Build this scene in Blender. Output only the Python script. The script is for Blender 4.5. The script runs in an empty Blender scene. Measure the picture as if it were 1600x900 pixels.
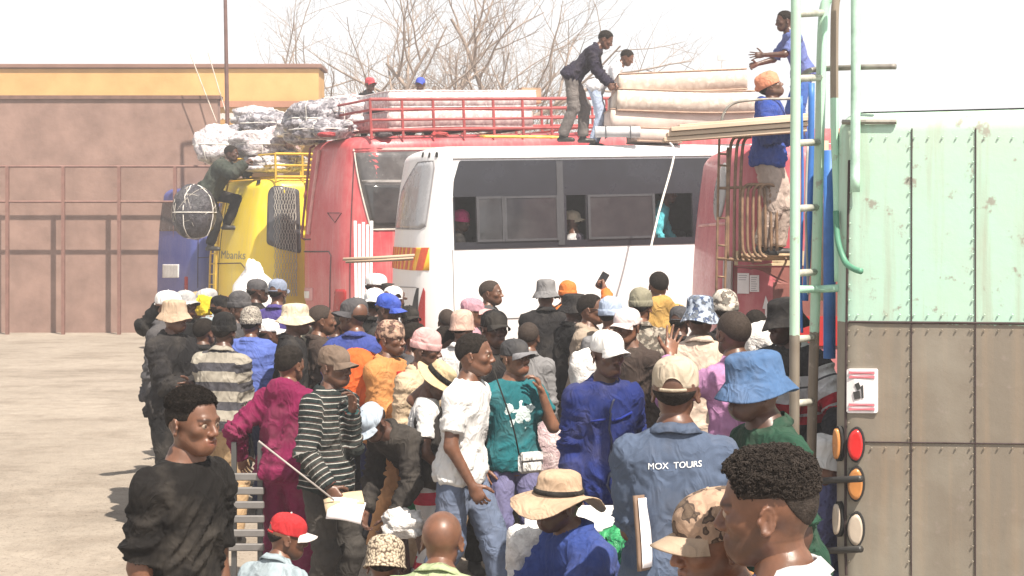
import bpy, math, random
import numpy as np
from mathutils import Vector, Matrix
from mathutils.bvhtree import BVHTree

# ------------------------------------------------------------------ camera, sky, sun, exposure
scene = bpy.context.scene
COL = scene.collection
HC = 2.16          # camera height
FPX = 2380.0       # focal length in photo pixels (1600 wide)
HOR = 364.0        # photo row of the horizon
cam_data = bpy.data.cameras.new('camera')
cam_data.sensor_width = 36.0
cam_data.lens = 36.0 * FPX / 1600.0
cam_data.shift_y = -(450.0 - HOR) / 1600.0
cam_data.clip_start = 0.1
cam_data.clip_end = 3000.0
cam = bpy.data.objects.new('camera', cam_data)
cam.location = (0, 0, HC)
cam.rotation_euler = (math.radians(90), 0, 0)
COL.objects.link(cam)
scene.camera = cam

SUN_DIR = Vector((0.30, -0.46, 0.83)).normalized()      # towards the sun: high, behind the camera, a little to the right
world = bpy.data.worlds.new('World')
scene.world = world
world.use_nodes = True
wn = world.node_tree
sky_tex = wn.nodes.new('ShaderNodeTexSky')
sky_tex.sky_type = 'NISHITA'
sky_tex.sun_disc = False
sky_tex.sun_elevation = math.asin(SUN_DIR.z)
sky_tex.sun_rotation = math.atan2(SUN_DIR.x, SUN_DIR.y)
sky_tex.air_density = 1.0
sky_tex.dust_density = 0.6
sky_tex.ozone_density = 1.0
hsv = wn.nodes.new('ShaderNodeHueSaturation')          # milky, hazy winter sky
hsv.inputs['Saturation'].default_value = 0.12
wn.links.new(sky_tex.outputs[0], hsv.inputs['Color'])
wn.links.new(hsv.outputs[0], wn.nodes['Background'].inputs[0])
wn.nodes['Background'].inputs[1].default_value = 0.10

sun_data = bpy.data.lights.new('sun', 'SUN')
sun_data.energy = 5.0
sun_data.angle = math.radians(0.6)
sun_data.color = (1.0, 0.91, 0.79)
sun = bpy.data.objects.new('sun', sun_data)
sun.rotation_euler = SUN_DIR.to_track_quat('Z', 'Y').to_euler()
sun.location = (20, -10, 30)
COL.objects.link(sun)

scene.view_settings.view_transform = 'Standard'
scene.view_settings.look = 'None'
scene.view_settings.exposure = 0.99
scene.view_settings.gamma = 1.0
scene.render.engine = 'CYCLES'
scene.cycles.use_denoising = True
scene.cycles.max_bounces = 6
scene.cycles.volume_bounces = 0

rng = random.Random(11)
PI = math.pi
def R(a): return math.radians(a)

def GZ(y):
    """the ground dips a little in the middle of the crowd"""
    return -.14 * math.exp(-((y - 9.4) / 2.1) ** 2)

def P(px, py, d):
    """photo pixel at distance d (metres along the view) -> world point"""
    return Vector(((px - 800.0) * d / FPX, d, HC - (py - HOR) * d / FPX))

# ------------------------------------------------------------------ materials
MATS = {}
def _mat(name):
    m = bpy.data.materials.new(name)
    m.use_nodes = True
    return m, m.node_tree, m.node_tree.nodes['Principled BSDF']

def _noise(nt, scale, detail=3.0, rough=0.55, coord='Object', vec=None, mapscale=None):
    tc = nt.nodes.new('ShaderNodeTexCoord')
    n = nt.nodes.new('ShaderNodeTexNoise')
    n.inputs['Scale'].default_value = scale
    n.inputs['Detail'].default_value = detail
    n.inputs['Roughness'].default_value = rough
    src = tc.outputs[coord]
    if mapscale:
        mp = nt.nodes.new('ShaderNodeMapping')
        mp.inputs['Scale'].default_value = mapscale
        nt.links.new(src, mp.inputs['Vector']); src = mp.outputs[0]
    nt.links.new(src, n.inputs['Vector'])
    return n

def _ramp(nt, src, stops):
    r = nt.nodes.new('ShaderNodeValToRGB')
    els = r.color_ramp.elements
    while len(els) < len(stops): els.new(0.5)
    for e, (p, c) in zip(els, stops):
        e.position = p; e.color = (*c, 1) if len(c) == 3 else c
    nt.links.new(src, r.inputs[0])
    return r

def _mixc(nt, fac, a, b, blend='MIX'):
    m = nt.nodes.new('ShaderNodeMix'); m.data_type = 'RGBA'; m.blend_type = blend
    for i, v in ((0, fac), (6, a), (7, b)):
        if hasattr(v, 'is_output'): nt.links.new(v, m.inputs[i])
        elif i == 0: m.inputs[0].default_value = v
        else: m.inputs[i].default_value = (*v, 1)
    return m.outputs[2]

def _bump(nt, bsdf, height, strength=0.3, dist=0.01):
    b = nt.nodes.new('ShaderNodeBump')
    b.inputs['Strength'].default_value = strength
    b.inputs['Distance'].default_value = dist
    nt.links.new(height, b.inputs['Height'])
    nt.links.new(b.outputs[0], bsdf.inputs['Normal'])

def _math(nt, op, a, b=None, c=None):
    m = nt.nodes.new('ShaderNodeMath'); m.operation = op
    for i, v in enumerate((a, b, c)):
        if v is None: continue
        if hasattr(v, 'is_output'): nt.links.new(v, m.inputs[i])
        else: m.inputs[i].default_value = v
    return m.outputs[0]

def sh(c, k): return tuple(min(1, x * k) for x in c)

def fabric(col, col2=None, stripes=None, kind='plain', rough=0.92, var=0.38, bump=0.42, fscale=9.0):
    """cloth. stripes = list of (position, colour) along attribute lng with period; kind: plain, camo, dots, puffer, knit, print"""
    key = ('fab', col, col2, repr(stripes), kind, rough, fscale)
    if key in MATS: return MATS[key]
    m, nt, b = _mat('cloth')
    n1 = _noise(nt, fscale, 4.0, 0.6)
    base = None
    if stripes:
        period, stops = stripes
        at = nt.nodes.new('ShaderNodeAttribute'); at.attribute_name = 'lng'
        f = _math(nt, 'FRACT', _math(nt, 'DIVIDE', at.outputs['Fac'], period))
        rp = _ramp(nt, f, stops); rp.color_ramp.interpolation = 'CONSTANT'
        base = rp.outputs[0]
    elif kind == 'camo':
        n2 = _noise(nt, 26.0, 2.0, 0.5)
        rp = _ramp(nt, n2.outputs['Fac'], [(0.0, sh(col, .35)), (0.44, col2), (0.50, col), (0.60, sh(col, 1.25))])
        rp.color_ramp.interpolation = 'CONSTANT'; base = rp.outputs[0]
    elif kind == 'dots':
        v = nt.nodes.new('ShaderNodeTexVoronoi'); v.inputs['Scale'].default_value = 34.0
        tc = nt.nodes.new('ShaderNodeTexCoord'); nt.links.new(tc.outputs['Object'], v.inputs['Vector'])
        rp = _ramp(nt, v.outputs['Distance'], [(0.0, col2), (0.42, col), (0.6, col)]); base = rp.outputs[0]
    elif kind == 'knit':
        v = nt.nodes.new('ShaderNodeTexVoronoi'); v.inputs['Scale'].default_value = 90.0
        tc = nt.nodes.new('ShaderNodeTexCoord'); nt.links.new(tc.outputs['Object'], v.inputs['Vector'])
        rp = _ramp(nt, v.outputs['Distance'], [(0.0, sh(col, 1.25)), (0.45, col), (0.75, col2 or sh(col, .3))]); base = rp.outputs[0]
        hgt = _math(nt, 'MULTIPLY', v.outputs['Distance'], -1.0)
        _bump(nt, b, hgt, 0.8, 0.006)
    if base is None:
        base = _mixc(nt, 0.0, col, col)
    rp2 = _ramp(nt, n1.outputs['Fac'], [(0.25, (1 - var,) * 3), (0.75, (1 + 0.0,) * 3)])
    out = _mixc(nt, 1.0, base, rp2.outputs[0], 'MULTIPLY')
    nd = _noise(nt, 3.2, 5.0, 0.65)
    out = _mixc(nt, _ramp(nt, nd.outputs['Fac'], [(0.48, (0, 0, 0)), (0.78, (.16,) * 3)]).outputs[0], out, (.36, .31, .26))
    nt.links.new(out, b.inputs['Base Color'])
    b.inputs['Roughness'].default_value = rough
    b.inputs['Sheen Weight'].default_value = 0.0
    b.inputs['Specular IOR Level'].default_value = 0.25
    if kind != 'knit':
        w = _noise(nt, 7.0, 3.0, 0.5, mapscale=(1, 1, 0.6)); w.inputs['Distortion'].default_value = 0.5
        w2 = _noise(nt, 11.0, 2.0, 0.5, mapscale=(1, 1, 0.7)); w2.inputs['Distortion'].default_value = 0.9
        rid = _math(nt, 'ABSOLUTE', _math(nt, 'SUBTRACT', w2.outputs['Fac'], .5))
        hh = _math(nt, 'ADD', _math(nt, 'MULTIPLY', w.outputs['Fac'], .35), _math(nt, 'MULTIPLY', rid, -2.6))
        wv = _noise(nt, 300.0, 1.0, 0.5)
        hh = _math(nt, 'ADD', hh, _math(nt, 'MULTIPLY', wv.outputs['Fac'], .05))
        _bump(nt, b, hh, bump, 0.035)
    MATS[key] = m
    return m

def skin(tone):
    key = ('skin', tone)
    if key in MATS: return MATS[key]
    base = [(0.190, 0.096, 0.058), (0.148, 0.073, 0.044), (0.114, 0.056, 0.035), (0.082, 0.041, 0.028)][tone]
    m, nt, b = _mat('skin')
    at = nt.nodes.new('ShaderNodeAttribute'); at.attribute_name = 'tint'
    n1 = _noise(nt, 28.0, 4.0, 0.6)
    rp = _ramp(nt, n1.outputs['Fac'], [(0.3, sh(base, .78)), (0.7, sh(base, 1.18))])
    n3 = _noise(nt, 9.0, 3.0, 0.6)
    blot = _ramp(nt, n3.outputs['Fac'], [(0.35, (.86, .82, .82)), (0.65, (1.12, 1.0, .98))])
    out = _mixc(nt, 1.0, _mixc(nt, 1.0, rp.outputs[0], blot.outputs[0], 'MULTIPLY'), at.outputs['Color'], 'MULTIPLY')
    nt.links.new(_ramp(nt, n1.outputs['Fac'], [(0.3, (.50,) * 3), (0.7, (.32,) * 3)]).outputs[0], b.inputs['Roughness'])
    nt.links.new(out, b.inputs['Base Color'])
    b.inputs['Roughness'].default_value = 0.5
    b.inputs['Specular IOR Level'].default_value = 0.5
    n2 = _noise(nt, 420.0, 2.0, 0.5)
    _bump(nt, b, n2.outputs['Fac'], 0.16, 0.002)
    MATS[key] = m
    return m

def plain(name, col, rough=0.6, metal=0.0, var=0.25, vscale=6.0, bump=0.0, bscale=40.0, spec=0.5, stops=None, mapscale=None, coat=0.0):
    key = ('plain', name, col, rough, metal, var, vscale)
    if key in MATS: return MATS[key]
    m, nt, b = _mat(name)
    n1 = _noise(nt, vscale, 5.0, 0.62, mapscale=mapscale)
    rp = _ramp(nt, n1.outputs['Fac'], stops or [(0.3, sh(col, 1 - var)), (0.7, sh(col, 1 + var * .4))])
    nt.links.new(rp.outputs[0], b.inputs['Base Color'])
    rr = _ramp(nt, n1.outputs['Fac'], [(0.3, (min(1, rough * 1.25),) * 3), (0.7, (rough * .8,) * 3)])
    nt.links.new(rr.outputs[0], b.inputs['Roughness'])
    b.inputs['Metallic'].default_value = metal
    b.inputs['Specular IOR Level'].default_value = spec
    b.inputs['Coat Weight'].default_value = coat
    if bump:
        n2 = _noise(nt, bscale, 4.0, 0.6, mapscale=mapscale)
        _bump(nt, b, n2.outputs['Fac'], bump, 0.01)
    MATS[key] = m
    return m

# ------------------------------------------------------------------ mesh helpers
def make_mesh(name, V, F, smooth=True, tint=None, lng=None):
    V = np.asarray(V, dtype=np.float32).reshape(-1, 3)
    me = bpy.data.meshes.new(name)
    if isinstance(F, np.ndarray) and F.ndim == 2:
        n, k = F.shape
        me.vertices.add(len(V)); me.loops.add(n * k); me.polygons.add(n)
        me.vertices.foreach_set('co', V.ravel())
        me.loops.foreach_set('vertex_index', F.astype(np.int32).ravel())
        me.polygons.foreach_set('loop_start', np.arange(0, n * k, k, dtype=np.int32))
        me.polygons.foreach_set('loop_total', np.full(n, k, dtype=np.int32))
        me.update(calc_edges=True); 
    else:
        me.from_pydata([tuple(v) for v in V.tolist()], [], [list(map(int, f)) for f in F])
        me.update()
    me.polygons.foreach_set('use_smooth', np.full(len(me.polygons), smooth))
    if tint is not None:
        a = me.attributes.new('tint', 'FLOAT_COLOR', 'POINT')
        c = np.ones((len(V), 4), dtype=np.float32); c[:, :3] = tint
        a.data.foreach_set('color', c.ravel())
    if lng is not None:
        a = me.attributes.new('lng', 'FLOAT', 'POINT')
        a.data.foreach_set('value', np.asarray(lng, dtype=np.float32))
    return me

def link(name, me, mat, parent=None):
    o = bpy.data.objects.new(name, me)
    COL.objects.link(o)
    if me is not None and mat is not None and len(me.materials) == 0:
        me.materials.append(mat)
    if parent is not None: o.parent = parent
    return o

def obj(name, V, F, mat, parent=None, smooth=True, tint=None, lng=None):
    return link(name, make_mesh(name, V, F, smooth, tint, lng), mat, parent)

def tag(o, label=None, cat=None, group=None, kind=None):
    if label: o['label'] = label
    if cat: o['category'] = cat
    if group: o['group'] = group
    if kind: o['kind'] = kind
    return o

def empty(name, loc, rz=0.0, label=None, cat=None, group=None):
    o = bpy.data.objects.new(name, None)
    o.empty_display_size = 0.1
    o.location = loc; o.rotation_euler = (0, 0, rz)
    COL.objects.link(o)
    return tag(o, label, cat, group)

class MB:
    """collects shapes into one mesh"""
    def __init__(s): s.V = []; s.F = []
    def add(s, V, F):
        n = len(s.V); s.V += [tuple(v) for v in V]; s.F += [[i + n for i in f] for f in F]; return s
    def box(s, c, size, M=None, bevel=0.0):
        x, y, z = size[0] / 2, size[1] / 2, size[2] / 2
        if bevel <= 0:
            V = [Vector((a * x, b * y, e * z)) for a in (-1, 1) for b in (-1, 1) for e in (-1, 1)]
            F = [(0, 1, 3, 2), (4, 6, 7, 5), (0, 4, 5, 1), (2, 3, 7, 6), (0, 2, 6, 4), (1, 5, 7, 3)]
        else:
            bv = min(bevel, x * .9, y * .9, z * .9); V = []; F = []
            idx = {}
            for a in (-1, 1):
                for b in (-1, 1):
                    for e in (-1, 1):
                        for ax in range(3):
                            p = [a * (x - bv), b * (y - bv), e * (z - bv)]
                            p[ax] = (a * x, b * y, e * z)[ax]
                            idx[(a, b, e, ax)] = len(V); V.append(Vector(p))
            for ax in range(3):
                for sg in (-1, 1):
                    o1, o2 = [i for i in range(3) if i != ax]
                    q = []
                    for u, v in ((-1, -1), (1, -1), (1, 1), (-1, 1)):
                        k = [0, 0, 0]; k[ax] = sg; k[o1] = u; k[o2] = v
                        q.append(idx[(*k, ax)])
                    F.append(q)
            for ax in range(3):
                o1, o2 = [i for i in range(3) if i != ax]
                for u in (-1, 1):
                    for v in (-1, 1):
                        k1 = [0, 0, 0]; k1[o1] = u; k1[o2] = v
                        ka = list(k1); ka[ax] = -1; kb = list(k1); kb[ax] = 1
                        F.append([idx[(*ka, o1)], idx[(*kb, o1)], idx[(*kb, o2)], idx[(*ka, o2)]])
            for a in (-1, 1):
                for b in (-1, 1):
                    for e in (-1, 1):
                        F.append([idx[(a, b, e, 0)], idx[(a, b, e, 1)], idx[(a, b, e, 2)]])
        c = Vector(c)
        V = [(M @ v if M else v) + c for v in V]
        return s.add(V, F)
    def tube(s, pts, r, n=8, closed=False, cap=True):
        pts = [Vector(p) for p in pts]
        rs = r if isinstance(r, (list, tuple)) else [r] * len(pts)
        rings = []; prev = None
        for i, p in enumerate(pts):
            a = pts[i - 1] if i > 0 else (pts[-1] if closed else p)
            b = pts[(i + 1) % len(pts)] if (i < len(pts) - 1 or closed) else p
            t = (b - a).normalized() if (b - a).length > 1e-9 else Vector((0, 0, 1))
            if prev is None:
                up = Vector((0, 0, 1)) if abs(t.z) < 0.9 else Vector((1, 0, 0))
                u = t.cross(up).normalized()
            else:
                u = (prev - t * prev.dot(t))
                u = u.normalized() if u.length > 1e-6 else t.orthogonal().normalized()
            prev = u; v = t.cross(u)
            rings.append([p + (u * math.cos(2 * PI * k / n) + v * math.sin(2 * PI * k / n)) * rs[i] for k in range(n)])
        V = [q for rg in rings for q in rg]; F = []
        m = len(rings)
        for i in range(m if closed else m - 1):
            j = (i + 1) % m
            for k in range(n):
                F.append((i * n + k, j * n + k, j * n + (k + 1) % n, i * n + (k + 1) % n))
        if cap and not closed:
            F.append(tuple(range(n))); F.append(tuple((m - 1) * n + k for k in reversed(range(n))))
        return s.add(V, F)
    def build(s, name, mat, parent=None, smooth=False):
        return obj(name, s.V, s.F, mat, parent, smooth)

def smooth_path(pts, n=6):
    """Catmull-Rom through pts"""
    pts = [Vector(p) for p in pts]; out = []
    for i in range(len(pts) - 1):
        p0 = pts[max(i - 1, 0)]; p1 = pts[i]; p2 = pts[i + 1]; p3 = pts[min(i + 2, len(pts) - 1)]
        for k in range(n):
            t = k / n
            out.append(0.5 * ((2 * p1) + (p2 - p0) * t + (2 * p0 - 5 * p1 + 4 * p2 - p3) * t * t + (3 * p1 - p0 - 3 * p2 + p3) * t ** 3))
    out.append(pts[-1]); return out

# ------------------------------------------------------------------ noise for geometry
_pr = np.random.RandomState(5)
_perm = _pr.permutation(256); _perm = np.concatenate([_perm, _perm, _perm])
_val = _pr.rand(256) * 2 - 1
def vnoise(p):
    """value noise, p (n,3) -> (n,) in about -1..1"""
    i = np.floor(p).astype(np.int64); f = p - i; f = f * f * (3 - 2 * f); i &= 255
    out = 0
    for dx in (0, 1):
        for dy in (0, 1):
            for dz in (0, 1):
                h = _val[_perm[_perm[_perm[(i[:, 0] + dx) & 255] + ((i[:, 1] + dy) & 255)] + ((i[:, 2] + dz) & 255)] & 255]
                w = (f[:, 0] if dx else 1 - f[:, 0]) * (f[:, 1] if dy else 1 - f[:, 1]) * (f[:, 2] if dz else 1 - f[:, 2])
                out = out + h * w
    return out

# ------------------------------------------------------------------ distance field -> mesh
class Field:
    BIG = 0.12
    def __init__(s, lo, hi, h):
        s.lo = np.array(lo, float); s.h = h
        s.n = np.ceil((np.array(hi) - s.lo) / h).astype(int) + 1
        s.A = np.full(s.n, s.BIG)
    def _box(s, lo, hi):
        a = np.clip(np.floor((np.array(lo) - s.lo) / s.h).astype(int), 0, s.n)
        b = np.clip(np.ceil((np.array(hi) - s.lo) / s.h).astype(int) + 1, 0, s.n)
        sl = tuple(slice(i, j) for i, j in zip(a, b))
        ax = [s.lo[i] + s.h * np.arange(a[i], b[i]) for i in range(3)]
        return sl, ax[0][:, None, None], ax[1][None, :, None], ax[2][None, None, :]
    def op(s, fn, lo, hi, k=0.02, mode='u'):
        pad = k + 2.5 * s.h
        sl, X, Y, Z = s._box(np.array(lo) - pad, np.array(hi) + pad)
        A = s.A[sl]
        if A.size == 0: return
        D = fn(X, Y, Z)
        if mode == 'u':
            if k > 0:
                hh = np.maximum(k - np.abs(A - D), 0) / k
                s.A[sl] = np.minimum(A, D) - hh * hh * k * .25
            else: s.A[sl] = np.minimum(A, D)
        elif mode == 's':
            D = -D
            if k > 0:
                hh = np.maximum(k - np.abs(A - D), 0) / k
                s.A[sl] = np.maximum(A, D) + hh * hh * k * .25
            else: s.A[sl] = np.maximum(A, D)
    def cone(s, a, b, r0, r1, k=0.02, cut=None, mode='u', flat=1.0):
        a = np.array(a, float); b = np.array(b, float); d = b - a; L2 = max(d @ d, 1e-9); L = math.sqrt(L2)
        r = max(r0, r1)
        def fn(X, Y, Z):
            px, py, pz = X - a[0], Y - a[1], Z - a[2]
            t = (px * d[0] + py * d[1] + pz * d[2]) / L2
            tc = np.clip(t, 0, 1)
            q = np.sqrt((px - tc * d[0]) ** 2 + (py - tc * d[1]) ** 2 + (pz - tc * d[2]) ** 2) - (r0 + (r1 - r0) * tc)
            if cut is not None: q = np.maximum(q, (t - cut) * L)
            return q
        s.op(fn, np.minimum(a, b) - r, np.maximum(a, b) + r, k, mode)
    def ell(s, c, rad, k=0.02, M=None, mode='u'):
        c = np.array(c, float); rad = np.array(rad, float)
        Mi = np.eye(3) if M is None else np.array(M).T
        def fn(X, Y, Z):
            x, y, z = X - c[0], Y - c[1], Z - c[2]
            u = (Mi[0, 0] * x + Mi[0, 1] * y + Mi[0, 2] * z); v = (Mi[1, 0] * x + Mi[1, 1] * y + Mi[1, 2] * z); w = (Mi[2, 0] * x + Mi[2, 1] * y + Mi[2, 2] * z)
            k0 = np.sqrt((u / rad[0]) ** 2 + (v / rad[1]) ** 2 + (w / rad[2]) ** 2)
            k1 = np.sqrt((u / rad[0] ** 2) ** 2 + (v / rad[1] ** 2) ** 2 + (w / rad[2] ** 2) ** 2) + 1e-9
            return k0 * (k0 - 1) / k1
        rr = rad.max() if M is not None else rad
        s.op(fn, c - rr, c + rr, k, mode)
    def mesh(s):
        A = s.A; ins = A < 0
        n = A.shape
        cs = np.zeros((n[0] - 1, n[1] - 1, n[2] - 1), dtype=np.int8)
        offs = [(i, j, k) for i in (0, 1) for j in (0, 1) for k in (0, 1)]
        for (i, j, k) in offs: cs += ins[i:n[0] - 1 + i, j:n[1] - 1 + j, k:n[2] - 1 + k]
        act = (cs > 0) & (cs < 8)
        ci = np.argwhere(act)
        idx = np.full(act.shape, -1, dtype=np.int64); idx[act] = np.arange(len(ci))
        val = np.stack([A[ci[:, 0] + i, ci[:, 1] + j, ci[:, 2] + k] for (i, j, k) in offs], 1)
        O = np.array(offs, float)
        acc = np.zeros((len(ci), 3)); cnt = np.zeros(len(ci))
        for a in range(8):
            for b in range(a + 1, 8):
                if np.abs(O[a] - O[b]).sum() != 1: continue
                va, vb = val[:, a], val[:, b]
                m = (va < 0) != (vb < 0)
                t = np.where(m, va / np.where(m, va - vb, 1), 0)
                p = O[a] + t[:, None] * (O[b] - O[a])
                acc += np.where(m[:, None], p, 0); cnt += m
        loc = acc / cnt[:, None]
        V = s.lo + s.h * (ci + loc)
        g = np.zeros((len(ci), 3))
        for q, (i, j, k) in enumerate(offs):
            g[:, 0] += val[:, q] * (2 * i - 1); g[:, 1] += val[:, q] * (2 * j - 1); g[:, 2] += val[:, q] * (2 * k - 1)
        N = g / (np.linalg.norm(g, axis=1, keepdims=True) + 1e-12)
        Q = []
        for ax in range(3):
            sl0 = [slice(None)] * 3; sl1 = [slice(None)] * 3
            sl0[ax] = slice(0, -1); sl1[ax] = slice(1, None)
            a, b = ins[tuple(sl0)], ins[tuple(sl1)]
            e = np.argwhere(a != b)
            if len(e) == 0: continue
            o1, o2 = [(1, 2), (2, 0), (0, 1)][ax]
            ok = (e[:, o1] > 0) & (e[:, o2] > 0) & (e[:, o1] < n[o1] - 1) & (e[:, o2] < n[o2] - 1)
            e = e[ok]; fl = a[tuple(e.T)]
            def cell(d1, d2):
                c = e.copy(); c[:, o1] -= d1; c[:, o2] -= d2
                return idx[tuple(c.T)]
            q = np.stack([cell(1, 1), cell(0, 1), cell(0, 0), cell(1, 0)], 1)
            q = np.where(fl[:, None], q, q[:, ::-1])
            Q.append(q)
        Q = np.concatenate(Q) if Q else np.zeros((0, 4), int)
        return V, Q, N
# ------------------------------------------------------------------ people: heads, hair, hands (built once per variant and resolution)
def rx(a): c, s = math.cos(a), math.sin(a); return np.array([[1, 0, 0], [0, c, -s], [0, s, c]])
def ry(a): c, s = math.cos(a), math.sin(a); return np.array([[c, 0, s], [0, 1, 0], [-s, 0, c]])
def rz(a): c, s = math.cos(a), math.sin(a); return np.array([[c, -s, 0], [s, c, 0], [0, 0, 1]])

def uv_sphere(c, r, n=10, m=7):
    V = []; F = []
    for j in range(m + 1):
        ph = PI * j / m
        for i in range(n):
            th = 2 * PI * i / n
            V.append((c[0] + r * math.sin(ph) * math.cos(th), c[1] + r * math.sin(ph) * math.sin(th), c[2] + r * math.cos(ph)))
    for j in range(m):
        for i in range(n):
            F.append((j * n + i, (j + 1) * n + i, (j + 1) * n + (i + 1) % n, j * n + (i + 1) % n))
    return np.array(V), np.array(F)

_heads = {}
def head_field(h, var, core_only=False):
    jw, nw, fw = [(1.0, 1.0, 1.0), (1.1, 1.15, 1.04), (.92, .95, .97), (1.05, 1.2, .98)][var]
    f = Field((-.11, -.14, -.13), (.11, .135, .26), h)
    f.ell((0, .014, .150), (.0765, .099, .086), 0)
    f.ell((0, .040, .135), (.070, .070, .075), .03)
    f.ell((0, -.030, .090), (.0555 * fw, .061, .083), .03)
    f.ell((0, -.047, .033), (.035 * jw, .042, .032), .03)
    for s in (-1, 1):
        f.cone((s * .046 * jw, .002, .062), (s * .022 * jw, -.06, .027), .016, .014, .03)
        f.ell((s * .042 * fw, -.060, .098), (.019, .020, .016), .025)
    f.cone((0, .024, .06), (0, .045, -.10), .049, .056, .03)
    if core_only: return f
    f.cone((-.034, -.083, .136), (.034, -.083, .136), .011, .011, .018)
    f.ell((0, -.080, .046), (.027, .018, .022), .02)
    for s in (-1, 1):
        f.ell((s * .031, -.103, .117), (.021, .017, .0125), .014, mode='s')
    f.cone((0, -.088, .126), (0, -.109, .090), .0085, .0125, .012)
    for s in (-1, 1):
        f.ell((s * .0125 * nw, -.098, .084), (.0105, .012, .009), .008)
    f.ell((0, -.105, .0735), (.012, .02, .005), .006, mode='s')
    f.cone((-.021, -.088, .0590), (.021, -.088, .0590), .0075, .0075, .008); f.ell((0, -.092, .0600), (.012, .009, .0075), .008)
    f.cone((-.018, -.0875, .0475), (.018, -.0875, .0475), .0085, .0085, .008)
    f.ell((0, -.106, .0535), (.026, .012, .0022), .004, mode='s')
    for s in (-1, 1):      # eyelids, ears
        f.cone((s * .016, -.0850, .1262), (s * .047, -.077, .1250), .0060, .0055, .005)
        f.cone((s * .018, -.0835, .1080), (s * .045, -.077, .1088), .0050, .0046, .005)
        M = rz(s * R(26)) @ rx(R(-10)); ec = np.array((s * .079, .016, .104))
        f.ell(ec, (.0060, .0185, .0300), .006, M)
        f.ell(ec + M @ np.array((s * .008, -.003, .000)), (.0075, .0105, .0165), .005, M, mode='s')
        prev = None
        for t_ in range(11):                       # rim of the ear
            an = R(150 - 27 * t_); pt_ = ec + M @ np.array((s * .0035, -.0175 * math.cos(an) * -1, .0285 * math.sin(an)))
            if prev is not None: f.cone(prev, pt_, .0036, .0036, .003)
            prev = pt_
        f.cone(ec + M @ np.array((s * .002, .006, .014)), ec + M @ np.array((s * .002, .008, -.012)), .0030, .0030, .004)
        f.ell(ec + M @ np.array((s * .001, -.004, -.026)), (.0055, .0085, .0085), .004)
        f.ell(ec + M @ np.array((s * .000, -.017, -.004)), (.0060, .0050, .0070), .005)
    return f

def head_mesh(var, h):
    key = (var, h)
    if key in _heads: return _heads[key]
    V, Q, N = head_field(h, var).mesh()
    T = np.ones((len(V), 3))
    lip = np.exp(-(((V[:, 2] - .053) / .011) ** 2) - ((V[:, 0] / .024) ** 2) ** 2) * (V[:, 1] < -.08)
    T *= 1 - lip[:, None] * np.array([.15, .38, .30])
    ns = np.exp(-(((V[:, 2] - .087) / .02) ** 2) - (V[:, 0] / .02) ** 2) * (V[:, 1] < -.09)
    T *= 1 + ns[:, None] * np.array([.12, .05, .05])
    brow = (np.exp(-((V[:, 2] - .1415 + .25 * np.abs(np.abs(V[:, 0]) - .03)) / .0048) ** 2) * (V[:, 1] < -.055) * (np.abs(V[:, 0]) > .012) * (np.abs(V[:, 0]) < .052))
    T *= (1 - .72 * np.clip(brow, 0, 1))[:, None]
    if var in (0, 3):      # stubble on jaw and lip
        bd = np.clip((.078 - V[:, 2] + .10 * np.clip((V[:, 1] + .03) / .08, 0, 1)) / .02, 0, 1) * np.clip((.02 - V[:, 1]) / .03, 0, 1) * (V[:, 2] > -.005) * (1 - np.clip(lip * 1.6, 0, 1))
        bd *= .55 + .45 * np.clip((np.abs(V[:, 0]) * 14 + (V[:, 2] < .045)), 0, 1)
        T *= (1 - .42 * bd)[:, None]
    parts = [(V, Q, T)]
    for s in (-1, 1):
        ev, ef = uv_sphere((s * .031, -.0775, .117), .0130, 14, 10)
        et = np.full((len(ev), 3), 2.4); et[:, 1] *= 1.7; et[:, 2] *= 2.2
        d = ev - np.array((s * .031, -.0775, .117)); ang = np.hypot(d[:, 0], d[:, 2])
        et[(ang < .0078) & (d[:, 1] < 0)] = (.25, .2, .2)
        parts.append((ev, ef, et))
    Vs, Qs, Ts = [], [], []; n = 0
    for v, q, t in parts:
        Vs.append(v); Qs.append(np.asarray(q) + n); Ts.append(t); n += len(v)
    _heads[key] = (np.concatenate(Vs), np.concatenate(Qs), np.concatenate(Ts))
    return _heads[key]

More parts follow.
